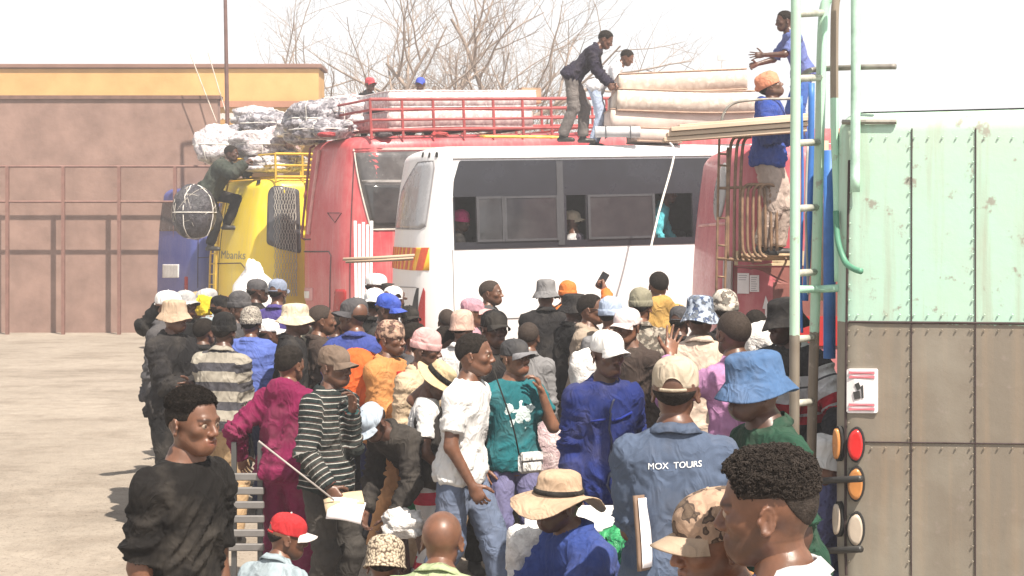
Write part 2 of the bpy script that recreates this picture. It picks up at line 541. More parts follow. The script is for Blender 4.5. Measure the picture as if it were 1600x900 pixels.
_hair = {}
def hair_mesh(style, h, var=0):
    """buzz, short, curly (high top, faded sides), line (sharp top)"""
    key = (style, h)
    if key in _hair: return _hair[key]
    f = head_field(h, 0, core_only=True)
    sl, X, Y, Z = f._box(f.lo, f.lo + f.h * f.n)
    Yb = Y + 0 * X + 0 * Z; Zb = Z + 0 * X + 0 * Y; Xb = X + 0 * Y + 0 * Z
    s = np.clip((Yb + .085) / .14, 0, 1); s = s * s * (3 - 2 * s)
    hair_low = np.interp(Yb, [-.09, -.052, -.030, .022, .045, .095], [.200, .194, .132, .126, .120, .070])      # forehead, temple, sideburn, nape
    if style == 'curly':
        fd = .152 - .075 * np.clip((Yb - .055) / .04, 0, 1)
        hair_low = np.maximum(hair_low, np.where((np.abs(Xb) > .035) | (Yb > .05), fd, 0))
    up = Zb - hair_low
    if style == 'buzz': t = .0042 * np.clip(up / .012, 0, 1)
    elif style == 'short': t = .0025 + .0042 * np.clip(up / .05, 0, 1)
    elif style == 'fade': t = .0025 + .0105 * np.clip((Zb - .160) / .035, 0, 1)
    elif style == 'curly':
        t = .0022 + .016 * np.clip((Zb - .128 - .016 * np.clip(Yb / .08, -1, 1)) / .062, 0, 1) ** 1.3
    elif style == 'afro': t = .004 + .026 * np.clip(up / .04, 0, 1)
    t = t * np.clip(up / .016 + .25, .25, 1)
    A = f.A - t
    A = np.maximum(A, -up - .0005)
    f.A = A
    V, Q, N = f.mesh()
    if style in ('curly', 'short', 'fade', 'afro'):
        thick = np.clip((V[:, 2] - .15) / .04, .12, 1)
        fr = 120
        wv = vnoise(V * 38 + 3)[:, None] * .5
        amp = .0055 if style in ('curly', 'afro') else .003
        nn = 1 - 2 * np.abs(vnoise(V * fr + wv)) + .6 * vnoise(V * fr * 2.1)
        V = V + N * (nn * amp * thick)[:, None]
    _hair[key] = (V, Q, N)
    return _hair[key]

_hands = {}
def hand_mesh(pose, h):
    """origin at the wrist, fingers along +Z, palm facing -Y, thumb towards +X (mirror x for the other hand)"""
    key = (pose, h)
    if key in _hands: return _hands[key]
    f = Field((-.07, -.11, -.05), (.10, .06, .22), h)
    f.cone((0, 0, -.04), (0, 0, .01), .026, .025, 0)
    f.ell((0, 0, .05), (.041, .017, .055), .02)
    f.ell((.002, 0, .082), (.040, .014, .020), .015)
    curl = {'relaxed': (28, 34, 22), 'open': (4, 6, 5), 'grip': (72, 80, 50), 'point': (60, 70, 40)}[pose]
    fx = (.030, .010, -.011, -.030); fl = (.040, .045, .042, .033); sp = (8, 2, -4, -11)
    for i in range(4):
        c = list(curl)
        if pose == 'point' and i == 0: c = [5, 8, 5]
        p = np.array((fx[i], 0, .088 - .004 * abs(i - 1))); a = 0
        r = .0088 - .0006 * (i == 3)
        for seg, L in enumerate((fl[i], fl[i] * .62, fl[i] * .52)):
            a += R(c[seg] + 2 * i)
            d = ry(R(sp[i] * (1.6 if pose == 'open' else .6))) @ np.array((0, -math.sin(a), math.cos(a)))
            q = p + d * L
            f.cone(p, q, r, r * .92, .006 if seg == 0 else .003); p = q; r *= .92
    tp = np.array((.028, -.006, .022)); dirs = [(.72, -.25, .65), (.45, -.35, .8), (.25, -.4, .85)]
    if pose == 'grip': dirs = [(.6, -.55, .5), (.1, -.75, .6), (-.5, -.6, .5)]
    if pose == 'open': dirs = [(.85, -.15, .5), (.75, -.15, .65), (.7, -.12, .7)]
    r = .0125
    for L, d in zip((.042, .032, .026), dirs):
        d = np.array(d); d = d / np.linalg.norm(d); q = tp + d * L
        f.cone(tp, q, r, r * .88, .008); tp = q; r *= .88
    V, Q, N = f.mesh()
    T = np.ones((len(V), 3))
    palm = np.clip((-N[:, 1] - .2) * 1.5, 0, 1)
    T *= 1 + palm[:, None] * np.array([.9, 1.05, 1.15])
    _hands[key] = (V, Q, T)
    return _hands[key]

# ------------------------------------------------------------------ hats, in head coordinates (chin at z 0, crown at z 0.235, face to -Y)
HB = (.0845, .107, .012)     # half width, half depth, centre y of the hat band
def lathe_hat(profile, n=40, wave=0.0, wph=0.0, tilt=0.0, seed=0, crease=0.0, sx=1.0):
    V = []; F = []; m = len(profile)
    for (r, z) in profile:
        for i in range(n):
            th = 2 * PI * i / n
            rr = r
            zz = z + (wave * math.cos(2 * th + wph) + wave * .6 * math.cos(3 * th + wph * 2)) * max(0, r - 1.0) * 2.2
            x = HB[0] * rr * math.cos(th) * sx; y = HB[1] * rr * math.sin(th)
            zz += tilt * (-y)
            V.append((x, y + HB[2], zz))
    for j in range(m - 1):
        for i in range(n):
            F.append((j * n + i, j * n + (i + 1) % n, (j + 1) * n + (i + 1) % n, (j + 1) * n + i))
    V = np.array(V)
    if crease:
        k = np.clip((V[:, 2] - .14) / .05, 0, 1)
        d = vnoise(V * 26 + seed * 7.3) * crease + vnoise(V * 55 + seed) * crease * .4
        c = V - np.array((0, .012, .16)); c /= np.linalg.norm(c, axis=1, keepdims=True) + 1e-9
        V = V + c * d[:, None]
    return V, np.array(F)

def arc_profile(r0, z0, r1, z1, n=7, p=2.2):
    """dome profile from the top centre down to the band"""
    out = []
    for i in range(n + 1):
        a = PI / 2 * (1 - i / n)
        c, s = math.cos(a), math.sin(a)
        out.append((r0 + (r1 - r0) * (c ** (2 / p)), z1 + (z0 - z1) * (s ** (2 / p))))
    return out

def hat_parts(kind, seed=0):
    """returns list of (name, V, F, which) ; which: 0 main colour, 1 second colour"""
    if kind in ('cap', 'cap_back'):
        pr = arc_profile(0.0, .247, 1.0, .168, 14, 2.4) + [(1.004, .158), (1.005, .148), (1.005, .138), (.985, .136), (.97, .16), (.86, .215), (0, .235)]
        V, F = lathe_hat(pr, 80, seed=seed, crease=.0016, tilt=-.06)
        th_ = np.arctan2(V[:, 0] / HB[0], (V[:, 1] - HB[2]) / HB[1]) / R(27)      # half-round opening above the strap at the back
        za = .130 + .052 * np.sqrt(np.clip(1 - th_ ** 2, 0, 1))
        V[:, 2] = np.where((np.abs(th_) < 1) & (np.hypot(V[:, 0] / HB[0], (V[:, 1] - HB[2]) / HB[1]) > .6), np.maximum(V[:, 2], za), V[:, 2])
        st_ = MB(); st_.tube([(HB[0] * 1.0 * math.sin(a_), HB[1] * 1.0 * math.cos(a_) + HB[2], .137) for a_ in np.linspace(-R(34), R(34), 14)], .0065, 6)
        A = []
        nu, nv = 17, 7
        for lay in (0, 1):
            for j in range(nv):
                v = j / (nv - 1)
                for i in range(nu):
                    u = -1 + 2 * i / (nu - 1)
                    a = u * R(60)
                    bx = HB[0] * 1.0 * math.sin(a); by = -HB[1] * 1.0 * math.cos(a) + HB[2]
                    ln = .068 * (1 - abs(u) ** 3.2) ** .5 if abs(u) < 1 else 0
                    A.append((bx * (1 + .03 * v), by - ln * v, .149 + .006 - .022 * v - .020 * (u * u) * (0.35 + v) - lay * .0035 + .012 * v * (1 - u * u)))
        G = []
        q = nu * nv
        for j in range(nv - 1):
            for i in range(nu - 1):
                a, b, c, d = j * nu + i, j * nu + i + 1, (j + 1) * nu + i + 1, (j + 1) * nu + i
                G += [(a, d, c, b), (q + a, q + b, q + c, q + d)]
        for i in range(nu - 1):
            a = (nv - 1) * nu + i; G.append((a, q + a, q + a + 1, a + 1))
        out = [('hat', V, F, 0), ('visor', np.array(A), np.array(G), 1)]
        bt, bf = uv_sphere((0, .012, .2485), .006, 8, 5)
        out.append(('button', bt, bf, 1)); out.append(('strap', np.array(st_.V), st_.F, 0))
        if kind == 'cap_back':
            M = rz(PI)
            o2 = []
            for (nm, v, f_, w) in out:
                v = (v - np.array((0, HB[2], 0))) @ M.T + np.array((0, HB[2], 0)); o2.append((nm, v, f_, w))
            out = o2
        return out
    if kind == 'bucket':
        pr = arc_profile(0.0, .247, .96, .200, 6, 3.6) + [(1.02, .150), (1.06, .146), (1.40, .098), (1.42, .094), (1.39, .092), (1.04, .138), (.98, .15), (.9, .2), (0, .236)]
        V, F = lathe_hat(pr, 44, .010, seed * 1.7, seed=seed, crease=.0035)
        return [('hat', V, F, 0)]
    if kind == 'bucket_band':
        p = hat_parts('bucket', seed)
        pr = [(1.0, .19), (1.035, .188), (1.05, .156), (1.0, .152)]
        V, F = lathe_hat(pr, 44, seed=seed)
        return p + [('band', V, F, 1)]
    if kind == 'wide':
        pr = arc_profile(0.0, .258, .95, .205, 7, 3.0) + [(1.03, .156), (1.08, .152), (1.5, .142), (1.98, .118), (2.0, .115), (1.97, .112), (1.5, .135), (1.04, .146), (.98, .152), (.9, .2), (0, .24)]
        V, F = lathe_hat(pr, 56, .016, .5 + seed, seed=seed, crease=.005)
        V2, F2 = lathe_hat([(1.0, .182), (1.05, .180), (1.07, .162), (1.0, .158)], 56, seed=seed)
        return [('hat', V, F, 0), ('band', V2, F2, 1)]
    if kind == 'straw':
        pr = arc_profile(0.0, .252, .93, .215, 5, 4.0) + [(1.02, .156), (1.06, .152), (1.75, .128), (1.76, .124), (1.72, .122), (1.03, .146), (.98, .15), (.88, .2), (0, .24)]
        V, F = lathe_hat(pr, 56, .006, seed, seed=seed, crease=.0015)
        V2, F2 = lathe_hat([(1.0, .196), (1.02, .194), (1.06, .160), (1.0, .156)], 56)
        return [('hat', V, F, 0), ('band', V2, F2, 1)]
    if kind == 'beanie':
        pr = arc_profile(0.0, .266, 1.0, .190, 8, 2.1) + [(1.05, .160), (1.055, .125), (1.0, .120), (.98, .16), (.9, .2), (0, .238)]
        V, F = lathe_hat(pr, 44, seed=seed, crease=.004)
        V2, F2 = lathe_hat([(1.0, .168), (1.075, .166), (1.09, .150), (1.085, .126), (1.05, .119), (1.0, .120)], 44, seed=seed + 3, crease=.0015)
        return [('hat', V, F, 0), ('cuff', V2, F2, 1)]
    if kind == 'knit':
        pr = arc_profile(0.0, .258, 1.03, .185, 8, 2.3) + [(1.06, .155), (1.08, .120), (1.18, .105), (1.16, .100), (1.02, .118), (.97, .16), (.9, .2), (0, .238)]
        V, F = lathe_hat(pr, 44, seed=seed, crease=.002)
        return [('hat', V, F, 0)]
    if kind == 'helmet':
        pr = arc_profile(0.0, .275, 1.1, .175, 9, 2.2) + [(1.13, .150), (1.26, .140), (1.27, .134), (1.1, .140), (1.02, .17), (.9, .21), (0, .25)]
        V, F = lathe_hat(pr, 44, seed=seed)
        V2, F2 = [], []
        mb = MB(); mb.tube([(0, .012 + .107 * 1.08 * math.cos(a), .178 + .1 * math.sin(a)) for a in [PI * i / 14 for i in range(15)]], .008, 6)
        return [('hat', V, F, 0), ('ridge', np.array(mb.V), mb.F, 0)]
    if kind == 'wrap':
        pr = arc_profile(0.0, .268, 1.03, .195, 8, 2.2) + [(1.07, .165), (1.06, .130), (.99, .125), (.97, .16), (.9, .2), (0, .238)]
        V, F = lathe_hat(pr, 48, seed=seed, crease=.007)
        a, b = uv_sphere((0, .115, .155), .03, 10, 8)
        a = a * np.array((1.3, 1, 1)); a[:, 2] += .0
        d = vnoise(a * 60) * .005
        return [('hat', V, F, 0), ('knot', a + d[:, None], b, 0)]
    raise ValueError(kind)

# ------------------------------------------------------------------ the body
def ik(a, b, l1, l2, hint):
    a = np.array(a, float); b = np.array(b, float); d = b - a; L = np.linalg.norm(d)
    mx = (l1 + l2) * .995
    if L > mx: b = a + d / L * mx; d = b - a; L = mx
    if L < abs(l1 - l2) + .02: L = abs(l1 - l2) + .02
    u = d / np.linalg.norm(d)
    x = (l1 * l1 - l2 * l2 + L * L) / (2 * L); y = math.sqrt(max(l1 * l1 - x * x, 0))
    hv = np.array(hint, float); hv = hv - u * (hv @ u)
    nrm = np.linalg.norm(hv); hv = hv / nrm if nrm > 1e-6 else np.array((0, 1, 0))
    return a + u * x + hv * y, b

TORSO = np.array([(-.20, .135, .095), (-.10, .158, .108), (0, .158, .108), (.25, .140, .094), (.5, .150, .102), (.70, .160, .104), (.84, .150, .092), (.94, .106, .074), (1.02, .072, .062), (1.10, .060, .058)])
class Pose: pass

def solve_pose(p):
    """p: dict of pose settings -> joints in canonical metres (1.72 m figure), facing -Y"""
    q = Pose()
    legs = p.get('legs', 'stand')
    hz = {'stand': .935, 'walk': .915, 'walk2': .915, 'sit': .50, 'squat': .38, 'bend': .90, 'climb': .90, 'kneel': .50}[legs]
    hz = p.get('hip', hz)
    lean = R(p.get('lean', 3)); side = R(p.get('side', 0)); tw = R(p.get('twist', 0))
    hy = .0 + (.16 * math.sin(lean) if legs == 'bend' else 0)
    q.hp = np.array((p.get('hx', 0.0), hy, hz))
    T = rz(tw) @ ry(side) @ rx(lean)
    q.T = T
    up = T @ np.array((0, 0, 1.0))
    q.L = .52
    q.nb = q.hp + up * q.L
    hyaw, hpit, hroll = (list(p.get('head', (0, 0))) + [0])[:3] if len(p.get('head', (0, 0))) < 3 else p['head']
    q.H = rz(R(hyaw)) @ ry(R(hroll)) @ rx(R(hpit))
    piv = q.nb + .08 * (up * .6 + np.array((0, -.25 * math.sin(max(lean, 0)), .4)))
    q.ho = piv - q.H @ np.array((0, .030, .045))
    q.arms = {}
    for s, nm in ((-1, 'R'), (1, 'L')):       # person's right is -X when facing -Y
        sh_ = q.nb + T @ np.array((s * .155, .005, -.084))
        a = p.get('arm' + nm, 'hang')
        hint = (s * .25, 1.0, -.15)
        if a == 'hang': w = sh_ + np.array((s * .035, -.03, -.53)); 
        elif a == 'front': w = sh_ + np.array((-s * .06, -.30, -.28))
        elif a == 'cross': w = sh_ + np.array((-s * .20, -.26, -.26)); hint = (s * .8, .2, -.6)
        elif a == 'pocket': w = sh_ + np.array((s * .02, -.06, -.47)); hint = (s * .7, 1, 0)
        elif a == 'knee': w = sh_ + np.array((-s * .04, -.40, -.34)); hint = (s * .7, .4, -.5)
        elif a == 'raise': w = sh_ + np.array((s * .10, -.22, .10)); hint = (s * .6, .2, -1)
        elif a == 'back': w = sh_ + np.array((-s * .10, .16, -.42)); hint = (s * 1, .6, 0)
        else: w = sh_ + np.array((s * a[0], -a[1], a[2])); hint = (s * .6, .5, -.8) if len(a) < 4 else (s * a[3][0], -a[3][1], a[3][2])
        el, wr = ik(sh_, w, .285, .255, hint)
        q.arms[nm] = (sh_, el, wr)
    q.legs = {}
    for s, nm in ((-1, 'R'), (1, 'L')):
        hj = q.hp + np.array((s * .088, 0, -.03))
        hint = (s * .08, -1, .05)
        if legs in ('stand',): an = np.array((s * .11 + q.hp[0], .02, .085))
        elif legs == 'bend': an = np.array((s * .12, .0, .085))
        elif legs == 'walk': an = np.array((s * .07, -s * .27, .085 if s > 0 else .11))
        elif legs == 'walk2': an = np.array((s * .07, s * .27, .085 if s < 0 else .11))
        elif legs == 'sit': an = np.array((s * .14, -.43, .085)); hint = (s * .3, -.5, 1)
        elif legs == 'squat': an = np.array((s * .15, -.20, .085)); hint = (s * .5, -1, .6)
        elif legs == 'kneel': an = np.array((s * .12, .36, .06)); hint = (0, -1, -.6)
        elif legs == 'climb': an = np.array((s * .09, -.06 if s < 0 else -.24, .085 if s < 0 else .40))
        if 'foot' + nm in p: an = np.array(p['foot' + nm], float)
        kn, an = ik(hj, an, .435, .415, hint)
        q.legs[nm] = (hj, kn, an)
    return q

def torso_fn(q, infl, t0=-.20, t1=1.1, wide=1.0, belly=0.0, low=0.0):
    Ti = q.T.T; hp = q.hp; L = q.L
    tt = TORSO[:, 0]
    def fn(X, Y, Z):
        x, y, z = X - hp[0], Y - hp[1], Z - hp[2]
        u = Ti[0, 0] * x + Ti[0, 1] * y + Ti[0, 2] * z
        v = Ti[1, 0] * x + Ti[1, 1] * y + Ti[1, 2] * z
        w = (Ti[2, 0] * x + Ti[2, 1] * y + Ti[2, 2] * z) / L
        a = np.interp(w, tt, TORSO[:, 1] * wide) + infl; b = np.interp(w, tt, TORSO[:, 2] * (wide * .5 + .5)) + infl
        if low:
            lw = low * np.clip((.35 - w) / .3, 0, 1); a = a + lw; b = b + lw
        if belly: b = b + belly * np.exp(-((w - .25) / .28) ** 2)
        r = np.sqrt((u / a) ** 2 + (v / b) ** 2)
        d = (r - 1) * np.minimum(a, b) * np.where(r > 1, 1.0, 1.0)
        d = np.maximum(d, np.maximum((t0 - w) * L, (w - t1) * L))
        return d
    return fn

def tbox(q):
    pts = np.stack([q.hp - (q.nb - q.hp) * .5, q.nb + (q.nb - q.hp) * .2])
    return pts.min(0) - .27, pts.max(0) + .27

def bounds(q, pad=.16):
    pts = [q.hp, q.nb, q.ho] + [x for a in q.arms.values() for x in a] + [x for a in q.legs.values() for x in a]
    pts = np.array(pts)
    return pts.min(0) - pad, pts.max(0) + pad

def body_mesh(q, h, wide):
    lo, hi = bounds(q)
    f = Field(lo, hi, h)
    f.op(torso_fn(q, 0, wide=wide), *tbox(q), k=0)
    up = q.T @ np.array((0, 0, 1.))
    f.cone(q.nb - up * .05, q.ho + q.H @ np.array((0, .03, .04)), .056, .047, .03)
    for s, nm in ((-1, 'R'), (1, 'L')):
        a, e, w = q.arms[nm]
        f.cone(q.nb - up * .02, a, .045, .055, .05)
        f.cone(a, e, .054 * wide, .042, .03); f.cone(e, w, .041, .027, .02)
        hj, kn, an = q.legs[nm]
        f.cone(hj, kn, .088 * wide, .060, .05); f.cone(kn, an, .058, .036, .03)
    return f.mesh()

def top_mesh(q, h, g, wide):
    """upper garment. g: infl, sleeve (0 none, 1 elbow, 2 wrist), hem (t along torso), collar, loose, hood"""
    infl = g.get('infl', .014); sl = g.get('sleeve', .6); hem = g.get('hem', -.12)
    lo, hi = bounds(q, .2)
    if hem < -.2: lo[2] = min(lo[2], q.hp[2] + hem * q.L - .05)
    f = Field(lo, hi, h)
    up = q.T @ np.array((0, 0, 1.))
    flare = g.get('flare', 0.0)
    tf = torso_fn(q, infl, t0=hem, t1=1.0, wide=wide, belly=g.get('belly', 0), low=.022)
    bl, bh = tbox(q)
    if hem < -.2: bl = bl + np.array((0, 0, hem * q.L))
    f.op(tf, bl, bh, k=0)
    segs = []
    for s, nm in ((-1, 'R'), (1, 'L')):
        a, e, w = q.arms[nm]
        f.cone(q.nb - up * .035, a, .038 + infl, .050 + infl, .05)
        r0 = (.053 + infl * .8) * wide; r1 = .043 + infl; r2 = .033 + infl * .9
        if sl >= 1:
            f.cone(a, e, r0, r1, .03)
            f.cone(e, w, r1, r2, .015, cut=min(1.0, sl - 1) * .97)
        elif sl > 0:
            f.cone(a, e, r0, r1 + .012, .03, cut=sl)
        segs.append((a, e, w))
    if g.get('collar', 0):
        cr = g['collar']; bk = q.T @ np.array((0, .012, 0))
        c0 = q.nb + up * (-.005) + bk; c1 = q.nb + up * cr + bk
        f.cone(c0, c1, .074, .068, .02, cut=1.0)
    if g.get('hood'):
        c = q.nb + q.T @ np.array((0, .085, -.02))
        f.ell(c, (.115, .062, .085), .04, q.T)
        f.ell(q.nb + q.T @ np.array((0, .01, .02)), (.09, .085, .035), .03, q.T)
    if g.get('skirt'):
        pass
    # neck opening
    f.cone(q.nb + up * (.03 + g.get('collar', 0)), q.nb + up * .2, .063, .07, .006, mode='s')
    if g.get('vneck'):
        c = q.nb + q.T @ np.array((0, -.09, -.02)); f.ell(c, (.04, .05, .09), .01, q.T, mode='s')
    V, Q, N = f.mesh()
    # coordinate along the garment, for stripes
    rel = (V - q.hp) @ q.T
    lng = rel[:, 2].copy(); armw = np.zeros(len(V)); ang = np.zeros(len(V))
    for (a, e, w) in segs:
        d1 = e - a; L1 = np.linalg.norm(d1); d2 = w - e; L2 = np.linalg.norm(d2)
        t1 = ((V - a) @ d1) / L1 ** 2; t2 = ((V - e) @ d2) / L2 ** 2
        c1 = np.clip(t1, 0, 1)[:, None]; c2 = np.clip(t2, 0, 1)[:, None]
        D1 = np.linalg.norm(V - (a + c1 * d1), axis=1); D2 = np.linalg.norm(V - (e + c2 * d2), axis=1)
        m1 = (D1 < .082 + infl) & (np.abs(rel[:, 0]) > .138 * wide + .2 * infl); m2 = (D2 < .064 + infl)
        pos = np.where(D1 <= D2, np.minimum(t1, 1) * L1, L1 + np.maximum(t2, 0) * L2)
        bend_ = (t1 > 1) & (t2 < 0)
        pos = np.where(bend_, L1 + .5 * ((t1 - 1) * L1 + t2 * L2), pos)
        m = m1 | m2
        lng = np.where(m, .42 - pos, lng); armw = np.where(m, 1.0, armw)
        elbow = np.exp(-((pos - L1) / .10) ** 2)
        ang = np.where(m, elbow, ang)
    amp = g.get('fold', .010)
    sd = g.get('seed', 0) * 1.37
    if g.get('puffer'):
        V = V + N * (.012 * np.abs(np.sin(lng * PI / .062)))[:, None]
        amp *= .4
    # drape: long slanting folds on the trunk, ring folds along the sleeves, crowding at the elbow and hem
    wob = vnoise(V * 6 + sd)[:, None]
    shear = V @ np.array([[1, 0, .0], [0, 1, 0], [.55 * math.cos(sd), .35, 1.0]])
    ct = shear * np.array((15, 15, 4.2)) + sd + wob * .8
    ca = np.stack([lng * 30 + wob[:, 0] * 1.1, V[:, 0] * 7, V[:, 1] * 7], 1) + sd
    r1 = 2.2 * np.clip(1 - np.abs(vnoise(ct)) * 1.3, 0, 1) ** 3 - .7; r2 = 2.0 * np.clip(1 - np.abs(vnoise(ca)) * 1.3, 0, 1) ** 2.5 - .7
    lowf = vnoise(V * 5.0 + sd * 2)
    tz = np.clip(rel[:, 2] / q.L, 0, 1)
    tor = (r1 * (.95 - .6 * np.clip((tz - .55) / .3, 0, 1)) + lowf * .7)
    hemf = np.exp(-((rel[:, 2] / q.L - hem - .12) / .16) ** 2) * (1 - 2.2 * np.abs(vnoise(np.stack([V[:, 0] * 5, V[:, 1] * 5, V[:, 2] * 26], 1) + sd + wob)))
    arm = r2 * (.55 + .8 * ang) + lowf * .5
    fold = np.where(armw > 0, arm, tor + .7 * hemf)
    V = V + N * (fold * amp)[:, None]
    return V, Q, lng

def collar_mesh(q, infl, seed):
    n = 30; V = []; F = []
    for i in range(n + 1):
        a = R(-158 + 316 * i / n); fr = (abs(-158 + 316 * i / n) / 158.0) ** 3
        prof = [(.066, .0), (.064, .030), (.069, .036), (.084 + infl * .6 + .010 * fr, .004 - .030 * fr), (.080 + infl * .6 + .010 * fr, .000 - .030 * fr), (.070, .026)]
        for (r_, z) in prof:
            x = r_ * math.sin(a) * 1.06; y = r_ * math.cos(a) * (1.0 if math.cos(a) > 0 else 1.02)
            z += -.018 * (1 - math.cos(a)) * .5 + .003 * math.sin(5 * a + seed)
            V.append(q.nb + q.T @ np.array((x, y + .012, z + .010)))
    m = 6
    for i in range(n):
        for j in range(m): F.append((i * m + j, i * m + (j + 1) % m, (i + 1) * m + (j + 1) % m, (i + 1) * m + j))
    F.append(tuple(range(m))); F.append(tuple(n * m + j for j in reversed(range(m))))
    return np.array(V), F

def bottom_mesh(q, h, g, wide):
    infl = g.get('infl', .014); ln = g.get('len', 2.0)
    pts = np.array([q.hp] + [x for a in q.legs.values() for x in a])
    lo = pts.min(0) - .2; hi = pts.max(0) + .2
    f = Field(lo, hi, h)
    waist = g.get('waist', .03)
    f.op(torso_fn(q, min(infl, .016) - .008, t0=-.20, t1=waist, wide=wide), *tbox(q), k=0)
    if g.get('skirt'):
        an = (q.legs['L'][2] + q.legs['R'][2]) / 2; an = q.hp + (an - q.hp) * g['skirt']
        f.cone(q.hp + np.array((0, 0, -.02)), an, .15 + infl, .19 + infl, .05, cut=1.0)
    else:
        for s, nm in ((-1, 'R'), (1, 'L')):
            hj, kn, an = q.legs[nm]
            r0, r1, r2 = (.082 + infl * .7) * wide, .064 + infl, g.get('ankle', .056) + infl
            if ln >= 1:
                f.cone(hj, kn, r0, r1, .04); f.cone(kn, an, r1, r2, .02, cut=min(1, ln - 1) * .98)
            else: f.cone(hj, kn, r0, r1 + .02, .04, cut=ln)
    V, Q, N = f.mesh()
    amp = g.get('fold', .009); sd = g.get('seed', 0)
    w1 = vnoise(V * np.array((8, 8, 7)) + sd * 2.3); w2 = vnoise(V * np.array((13, 13, 19)) + sd + w1[:, None] * .8)
    up_ = np.clip((q.hp[2] - .08 - V[:, 2]) / .1, .15, 1)
    kz = (q.legs['L'][1][2] + q.legs['R'][1][2]) / 2
    wob = vnoise(V * 7 + sd)[:, None]
    ring = 1 - 2.2 * np.abs(vnoise(V * np.array((6, 6, 24)) + sd * 1.3 + wob * 1.2))
    crowd = .45 + .8 * np.exp(-((V[:, 2] - kz) / .12) ** 2) + .7 * np.exp(-((V[:, 2] - q.hp[2] + .14) / .10) ** 2)
    V = V + N * ((ring * crowd + w1 * .6) * amp * up_)[:, None]
    return V, Q, V[:, 2].copy()

def shoe_mesh(an, kn, fwd, h):
    an = np.array(an); fwd = np.array(fwd)
    f = Field(an - .32, an + .32, h)
    heel = an + np.array((0, 0, -.055)) - fwd * .045; toe = an + np.array((0, 0, -.060)) + fwd * .155
    f.cone(an + np.array((0, 0, .02)), an + np.array((0, 0, -.04)), .045, .042, 0)
    f.cone(heel, toe, .036, .034, .03); f.cone(heel + fwd * .1, toe - fwd * .03, .042, .043, .02)
    sl, X, Y, Z = f._box(f.lo, f.lo + f.h * f.n)
    f.A = np.maximum(f.A, (an[2] - .083) - Z)
    return f.mesh()

